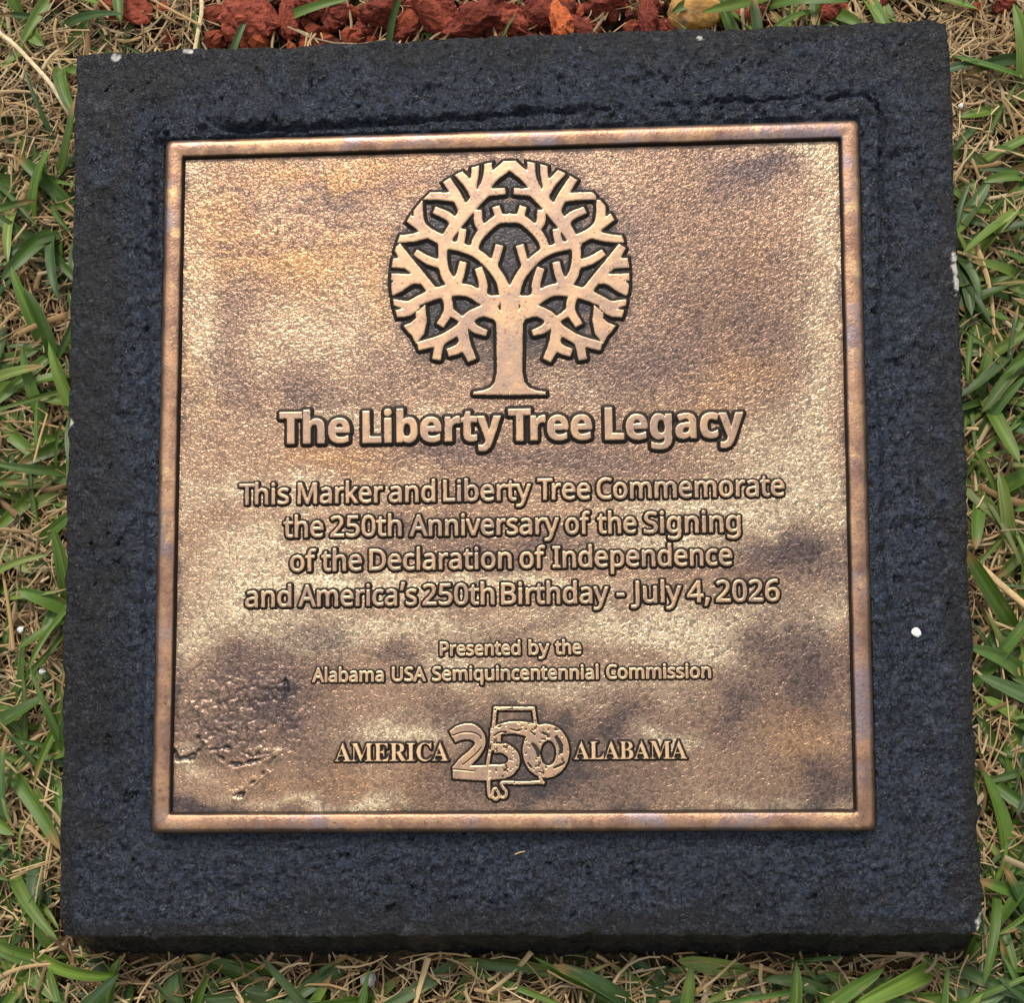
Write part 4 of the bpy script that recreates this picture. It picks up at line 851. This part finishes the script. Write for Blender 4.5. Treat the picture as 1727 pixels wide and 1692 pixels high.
def build_grass():
    V = []; F = []; T = []; A = []; off = 0
    rs = np.random.RandomState(21)
    k = 10
    t = np.linspace(0, 1, k)
    wprof = np.minimum(1, .55 + 2.2 * t) * np.sqrt(np.clip(1 - t ** 3.0, 0, 1)); wprof[-1] = .02
    def leaf(base, az, el, L, w, droop, sway, col):
        nonlocal off
        p, a = leaf_points(rs, base, az, el, L, w, droop, sway, k)
        if in_block(p[:, 0], p[:, 1], .002).any(): return False
        roll = rs.normal(0, .35)
        hw = (w * .5 * wprof)[:, None]
        side = np.column_stack([-np.sin(a) * math.cos(roll), np.cos(a) * math.cos(roll), np.full(k, math.sin(roll))])
        up = np.array([0, 0, 1.0])
        wav = (np.sin(t * rs.uniform(4, 9) + rs.rand() * 6) * .0004)[:, None] * up
        cols = [p + side * hw + up * hw * .32 + wav, p + side * hw * .45 + up * hw * .10, p - up * hw * .08, p - side * hw * .45 + up * hw * .10, p - side * hw + up * hw * .32 - wav]
        P = np.stack(cols, 1)
        idx = off + np.arange(k * 5).reshape(k, 5)
        F.append(np.stack([idx[:-1, :-1], idx[:-1, 1:], idx[1:, 1:], idx[1:, :-1]], -1).reshape(-1, 4))
        V.append(P.reshape(-1, 3)); off += k * 5
        A.append(np.stack([np.tile(np.arange(5) * .9, (k, 1)), np.repeat(t[:, None] * L * 60, 5, 1), np.full((k, 5), rs.rand() * 400)], -1).reshape(-1, 3))
        c = np.repeat(col[None], k, 0)
        if rs.rand() < .22:                              # browned tip
            c = c * (1 - (t[:, None] > .8)) + np.array([.30, .20, .07]) * (t[:, None] > .8)
        cc = np.repeat(c[:, None], 5, 1)
        cc *= (1 + rs.normal(0, .10, (1, 5, 1))) * (1 + rs.normal(0, .05, (k, 1, 1)))
        cc[:, 2] *= 1.22; cc[:, 1] *= .94; cc[:, 3] *= .94   # pale midrib
        T.append(np.concatenate([cc.reshape(-1, 3), np.ones((k * 5, 1))], 1))
        return True
    pal = np.array([(.098, .185, .026), (.070, .142, .024), (.135, .225, .032), (.048, .104, .026), (.085, .150, .050), (.185, .255, .055)])
    def clump(x, y, n, big):
        z = rs.uniform(.001, .006)
        c0 = pal[rs.choice(6, p=[.26, .24, .16, .16, .10, .08])]
        az0 = rs.rand() * 6.28
        for q in range(n):
            for tr in range(4):
                az = az0 + q * 2.4 + rs.normal(0, .5)
                L = rs.uniform(.022, .056) * big; w = rs.uniform(.0036, .0086) * (.7 + .3 * big)
                if rs.rand() < .25: w *= .45
                el = rs.uniform(.1, .9); dr = el + rs.uniform(-.1, .35)
                if leaf(np.array([x + rs.normal(0, .004), y + rs.normal(0, .004), z]), az, el, L, w, dr, rs.normal(0, .35), c0 * rs.uniform(.7, 1.25)): break
    cnt = 0
    while cnt < 1000:
        x, y = rs.uniform(-.36, .36, 2)
        if in_block(x, y, .004) or rs.rand() > green_density(x, y): continue
        clump(x, y, rs.randint(2, 6), 1.0); cnt += 1
    cnt = 0
    while cnt < 900:
        x, y = rs.uniform(-1.0, 1.0, 2)
        if (abs(x) < .36 and abs(y) < .36) or rs.rand() > green_density(x, y): continue
        clump(x, y, rs.randint(3, 7), 1.25); cnt += 1
    m = colour_attr_material('green grass leaf', .48, .28, .4)
    nt = m.node_tree                                     # ribs along the blade and blotches of wear
    at = [n for n in nt.nodes if n.type == 'ATTRIBUTE'][0]
    targets = [l.to_socket for l in at.outputs['Color'].links]
    va = nt.nodes.new('ShaderNodeAttribute'); va.attribute_name = 'blade'
    def ns(sx, sy, lo, hi, a, b):
        mp = nt.nodes.new('ShaderNodeMapping'); mp.inputs['Scale'].default_value = (sx, sy, 1)
        nz = nt.nodes.new('ShaderNodeTexNoise'); nz.inputs['Scale'].default_value = 1.0; nz.inputs['Detail'].default_value = 3
        mr = nt.nodes.new('ShaderNodeMapRange')
        for q, v in zip(('From Min', 'From Max', 'To Min', 'To Max'), (lo, hi, a, b)): mr.inputs[q].default_value = v
        nt.links.new(va.outputs['Vector'], mp.inputs[0]); nt.links.new(mp.outputs[0], nz.inputs['Vector']); nt.links.new(nz.outputs['Fac'], mr.inputs['Value'])
        return mr.outputs['Result']
    vm = nt.nodes.new('ShaderNodeVectorMath'); vm.operation = 'SCALE'
    nt.links.new(at.outputs['Color'], vm.inputs[0]); nt.links.new(ns(4.5, .25, .3, .7, .50, 1.04), vm.inputs['Scale'])
    mx = nt.nodes.new('ShaderNodeMix'); mx.data_type = 'RGBA'; mx.inputs['B'].default_value = (.24, .19, .07, 1)
    nt.links.new(vm.outputs[0], mx.inputs['A']); nt.links.new(ns(1.2, 1.6, .60, .74, 0, .7), mx.inputs['Factor'])
    for so in targets: nt.links.new(mx.outputs['Result'], so)
    o = mesh_obj('green_grass', np.concatenate(V), F, m, colors={'tint': np.concatenate(T)})
    a = o.data.attributes.new('blade', 'FLOAT_VECTOR', 'POINT'); a.data.foreach_set('vector', np.concatenate(A).astype(np.float32).ravel())
    tag(o, 'broad green grass blades growing up through the dead thatch', 'grass', kind='stuff')
build_grass()

# ------------------------------------------------------------------ red rock mulch, stones, bits
ROCK = [mineral_material('red lava rock', (.17, .036, .021), (.28, .066, .037), (.075, .016, .011)),
        mineral_material('dark red lava rock', (.105, .022, .014), (.19, .040, .024), (.045, .011, .008)),
        mineral_material('orange red lava rock', (.38, .085, .025), (.46, .125, .045), (.21, .042, .018))]

def rock(name, loc, sx, sy, sz, rz, mat, seed, cuts=9, sub=4, rough=1.0):
    bm = bmesh.new()
    bmesh.ops.create_icosphere(bm, subdivisions=sub, radius=1)
    rs = np.random.RandomState(seed)
    N = rs.normal(0, 1, (cuts, 3)); N /= np.linalg.norm(N, axis=1)[:, None]; dd = rs.uniform(.55, .92, cuts)
    co = np.array([v.co[:] for v in bm.verts])
    for n_, d_ in zip(N, dd):
        s = co @ n_
        co = np.where((s > d_)[:, None], co - np.outer(s - d_, n_) * .93, co)
    q = co * 2.3 + seed
    bump = (fbm(q[:, 0] + q[:, 2] * .7, q[:, 1] - q[:, 2] * .5, 3, 4) - .5) * .62 * rough
    co = co * (1 + bump)[:, None]
    q = co * 9 + seed
    co = co * (1 + (vnoise(q[:, 0] + q[:, 2], q[:, 1] - q[:, 2], 6) - .5) * .13 * rough)[:, None]
    co = co * np.array([sx, sy, sz])
    for v, c in zip(bm.verts, co): v.co = c
    me = bpy.data.meshes.new(name); bm.to_mesh(me); bm.free()
    for p in me.polygons: p.use_smooth = rough < .5
    me.materials.append(mat)
    o = bpy.data.objects.new(name, me); COL.objects.link(o)
    o.location = loc; o.rotation_euler = (0, 0, rz)
    return o

MULCH = [
 (-.1375, .2587, .013, .0146, .0120, .2, 0, 'largest rounded red lava rock, alone on straw left of the mulch row'),
 (-.1211, .2599, .012, .0050, .0098, .1, 0, 'slim upright red chunk right beside the largest rounded red rock'),
 (-.2109, .2692, .010, .0120, .0080, 0, 0, 'red rock farthest left at the top, alone in the straw near the block corner'),
 (-.1091, .2661, .010, .0083, .0056, .5, 1, 'dark red chunk at the frame edge right of the slim upright chunk'),
 (-.0949, .2612, .009, .0076, .0060, 1.1, 1, 'small dark red chunk in shade behind crossed straw stems'),
 (-.0706, .2593, .013, .0115, .0064, .1, 1, 'flat topped dark red block behind pale crossed stems'),
 (-.0558, .2522, .006, .0078, .0052, .6, 1, 'low dark red chunk tucked under the wide jagged red rock'),
 (-.0428, .2600, .013, .0155, .0092, -.3, 0, 'wide jagged red rock overhanging a dark gap'),
 (-.0203, .2519, .011, .0168, .0088, .15, 1, 'broad dark red rock touching the back edge of the block'),
 (-.0030, .2530, .008, .0082, .0085, .9, 0, 'red rock just right of the broad dark red one'),
 (.0135, .2580, .010, .0085, .0072, .3, 1, 'dark red rock left of the bright orange chunk'),
 (.0254, .2512, .014, .0064, .0085, .2, 2, 'bright orange red chunk standing upright in the mulch'),
 (.0345, .2480, .008, .0085, .0056, -.6, 1, 'dark red slab leaning on the bright orange chunk'),
 (.0715, .2537, .010, .0046, .0108, .05, 1, 'tall narrow dark red chunk left of the yellow stone'),
 (.0775, .2475, .006, .0052, .0034, .4, 1, 'little dark red pebble at the foot of the narrow chunk by the yellow stone'),
 (.1241, .2533, .010, .0066, .0064, .8, 0, 'red rock between green blades right of the yellow stone'),
 (.1183, .2600, .008, .0052, .0036, .3, 2, 'bright red flake at the frame edge beside the yellow stone'),
 (.1652, .2543, .010, .0078, .0056, .2, 0, 'red rock under broad green leaves above the block'),
 (.1913, .2556, .008, .0046, .0032, .5, 1, 'small brownish red flake near the right back corner of the block'),
 (.2550, .2531, .008, .0052, .0036, .2, 1, 'red rock farthest right, half hidden in straw in the corner'),
 (-.0826, .2518, .006, .0072, .0042, .9, 1, 'small dark red flake low among the straw by the flat topped block'),
 (.0050, .2468, .006, .0060, .0034, .2, 0, 'small red flake against the block below the dark mulch'),
 (.0486, .2605, .009, .0096, .0050, .1, 1, 'long dark red chunk at the frame edge behind pale straw stems'),
]
for i, (x, y, z, sx, sy, rz, mi, lab) in enumerate(MULCH):
    o = rock('lava_rock', (x, y, z * .62 + .003), sx * 1.25, sy * 1.3, (sx + sy) * .52, rz, ROCK[mi], 40 + i)
    tag(o, lab, 'rock', 'red lava rocks along the back of the marker')

def build_crumbs():
    rs = np.random.RandomState(77)
    V = []; F = []; off = 0
    bm = bmesh.new(); bmesh.ops.create_icosphere(bm, subdivisions=2, radius=1)
    bm.verts.ensure_lookup_table()
    co = np.array([v.co[:] for v in bm.verts]); fc = np.array([[v.index for v in f.verts] for f in bm.faces]); bm.free()
    T = []
    for q in range(950):
        x = rs.uniform(-.17, .12) if q < 800 else rs.uniform(-.26, .27)
        y = rs.uniform(.238, .34)
        r = .0012 + .0042 * rs.rand() ** 2.2
        c = co + rs.normal(0, .16, co.shape)
        c = c * (rs.uniform(.6, 1.3, 3) * r)
        a = rs.rand() * 6.28
        c = np.column_stack([c[:, 0] * math.cos(a) - c[:, 1] * math.sin(a), c[:, 0] * math.sin(a) + c[:, 1] * math.cos(a), c[:, 2]])
        V.append(c + np.array([x, y, .002 + .008 * rs.rand()])); F.append(fc + off); off += len(co)
        k = np.array([(.20, .045, .022), (.11, .024, .014), (.28, .07, .025), (.06, .016, .011)])[rs.choice(4, p=[.35, .35, .1, .2])] * rs.uniform(.7, 1.2)
        T.append(np.tile(np.append(k, 1), (len(co), 1)))
    m = colour_attr_material('red mulch crumb', .9, 0, .2, (900, .8, .0008))
    o = mesh_obj('mulch_crumbs', np.concatenate(V), np.concatenate(F), m, smooth=False, colors={'tint': np.concatenate(T)})
    tag(o, 'small dark red crumbs of lava rock mulch behind the block', 'mulch', kind='stuff')
build_crumbs()

YEL = mineral_material('ochre stone', (.34, .19, .065), (.52, .29, .075), (.22, .15, .09), 70, .6)
o = rock('stone', (.0965, .2540, .011), .0150, .0130, .012, .05, YEL, 90, 7, 4, .45)
tag(o, 'smooth ochre yellow stone touching the back edge of the block', 'stone')
PALE = mineral_material('pale gravel', (.62, .66, .68), (.72, .74, .74), (.55, .58, .60), 200, .6)
GREY = mineral_material('grey gravel', (.30, .30, .31), (.42, .42, .43), (.22, .22, .23), 200, .8)
for (x, y, r, mt, lab) in [(-.2409, -.0688, .0020, PALE, 'pale blue grey pebble in straw left of the block, upper of two'),
                           (-.2288, -.0891, .0017, PALE, 'tiny pale pebble in straw left of the block, lower of two'),
                           (-.0675, -.2300, .0038, GREY, 'grey gravel stone in the turf under the front edge of the block'),
                           (-.2325, .1192, .0030, PALE, 'white pebble at the end of a green blade left of the block'),
                           (.2282, .1935, .0016, PALE, 'tiny white pebble in straw by the right back corner')]:
    o = rock('pebble', (x, y, .013), r, r * .85, r * .8, .4, mt, int(abs(x) * 9000), 6, 3, .5)
    tag(o, lab, 'pebble', 'pebbles in the turf')

def stalk(name, pts, w, col, label, cat, parent=None, group=None):
    p = np.array(pts, float)
    tt = np.linspace(0, len(p) - 1, 14)
    P = np.stack([np.interp(tt, np.arange(len(p)), p[:, i]) for i in range(3)], 1)
    d = np.gradient(P, axis=0); d /= np.linalg.norm(d, axis=1)[:, None]
    s = np.column_stack([-d[:, 1], d[:, 0], np.zeros(len(P))])
    V = []
    ns = 8
    for j in range(ns):
        a = 2 * math.pi * j / ns
        rr = w * (1 + .12 * math.sin(3 * a))
        V.append(P + s * math.cos(a) * rr + np.array([0, 0, 1.0]) * math.sin(a) * rr * .6)
    V = np.stack(V, 1)
    n = len(P); idx = np.arange(n * ns).reshape(n, ns)
    f = np.stack([idx[:-1], np.roll(idx, -1, 1)[:-1], np.roll(idx, -1, 1)[1:], idx[1:]], -1).reshape(-1, 4)
    caps = [np.array([idx[0][::-1]]), np.array([idx[-1]])]
    t = NT('straw stalk')
    st = t.n.new('ShaderNodeMapping'); 
    c = t.mix(t.rng(t.noise(300, 3, .6), .35, .65), tuple(v * .7 for v in col), col)
    t.set(Base_Color=c, Roughness=.7)
    o = mesh_obj(name, V.reshape(-1, 3), [f] + caps, t.m)
    tag(o, label, cat, group)
    return o
stalk('straw_stalk', [(.216, -.040, .012), (.226, -.052, .015), (.240, -.066, .016), (.262, -.080, .012)], .0017, (.50, .36, .17), 'thick dry straw stalk lying in the turf right of the block', 'straw', group='thick straw stalks')
stalk('straw_stalk', [(-.292, .266, .014), (-.268, .247, .017), (-.247, .224, .016), (-.236, .206, .012)], .0012, (.62, .50, .30), 'thick pale straw stalk pointing at the left back corner of the block', 'straw', group='thick straw stalks')
stalk('straw_stalk', [(-.168, .285, .018), (-.166, .262, .017), (-.170, .238, .014)], .0012, (.60, .48, .27), 'upright pale straw stalk left of the largest red rock', 'straw', group='thick straw stalks')
_q = ROOT_M @ Vector((.0037, -.1645, ZT + .0012))
stalk('straw_fragment', [(_q.x - .0022, _q.y - .0007, _q.z), (_q.x, _q.y + .0002, _q.z + .0006), (_q.x + .0022, _q.y + .0006, _q.z)], .0003, (.45, .30, .14), 'tiny straw fragment lying on the black block below the plaque', 'straw')
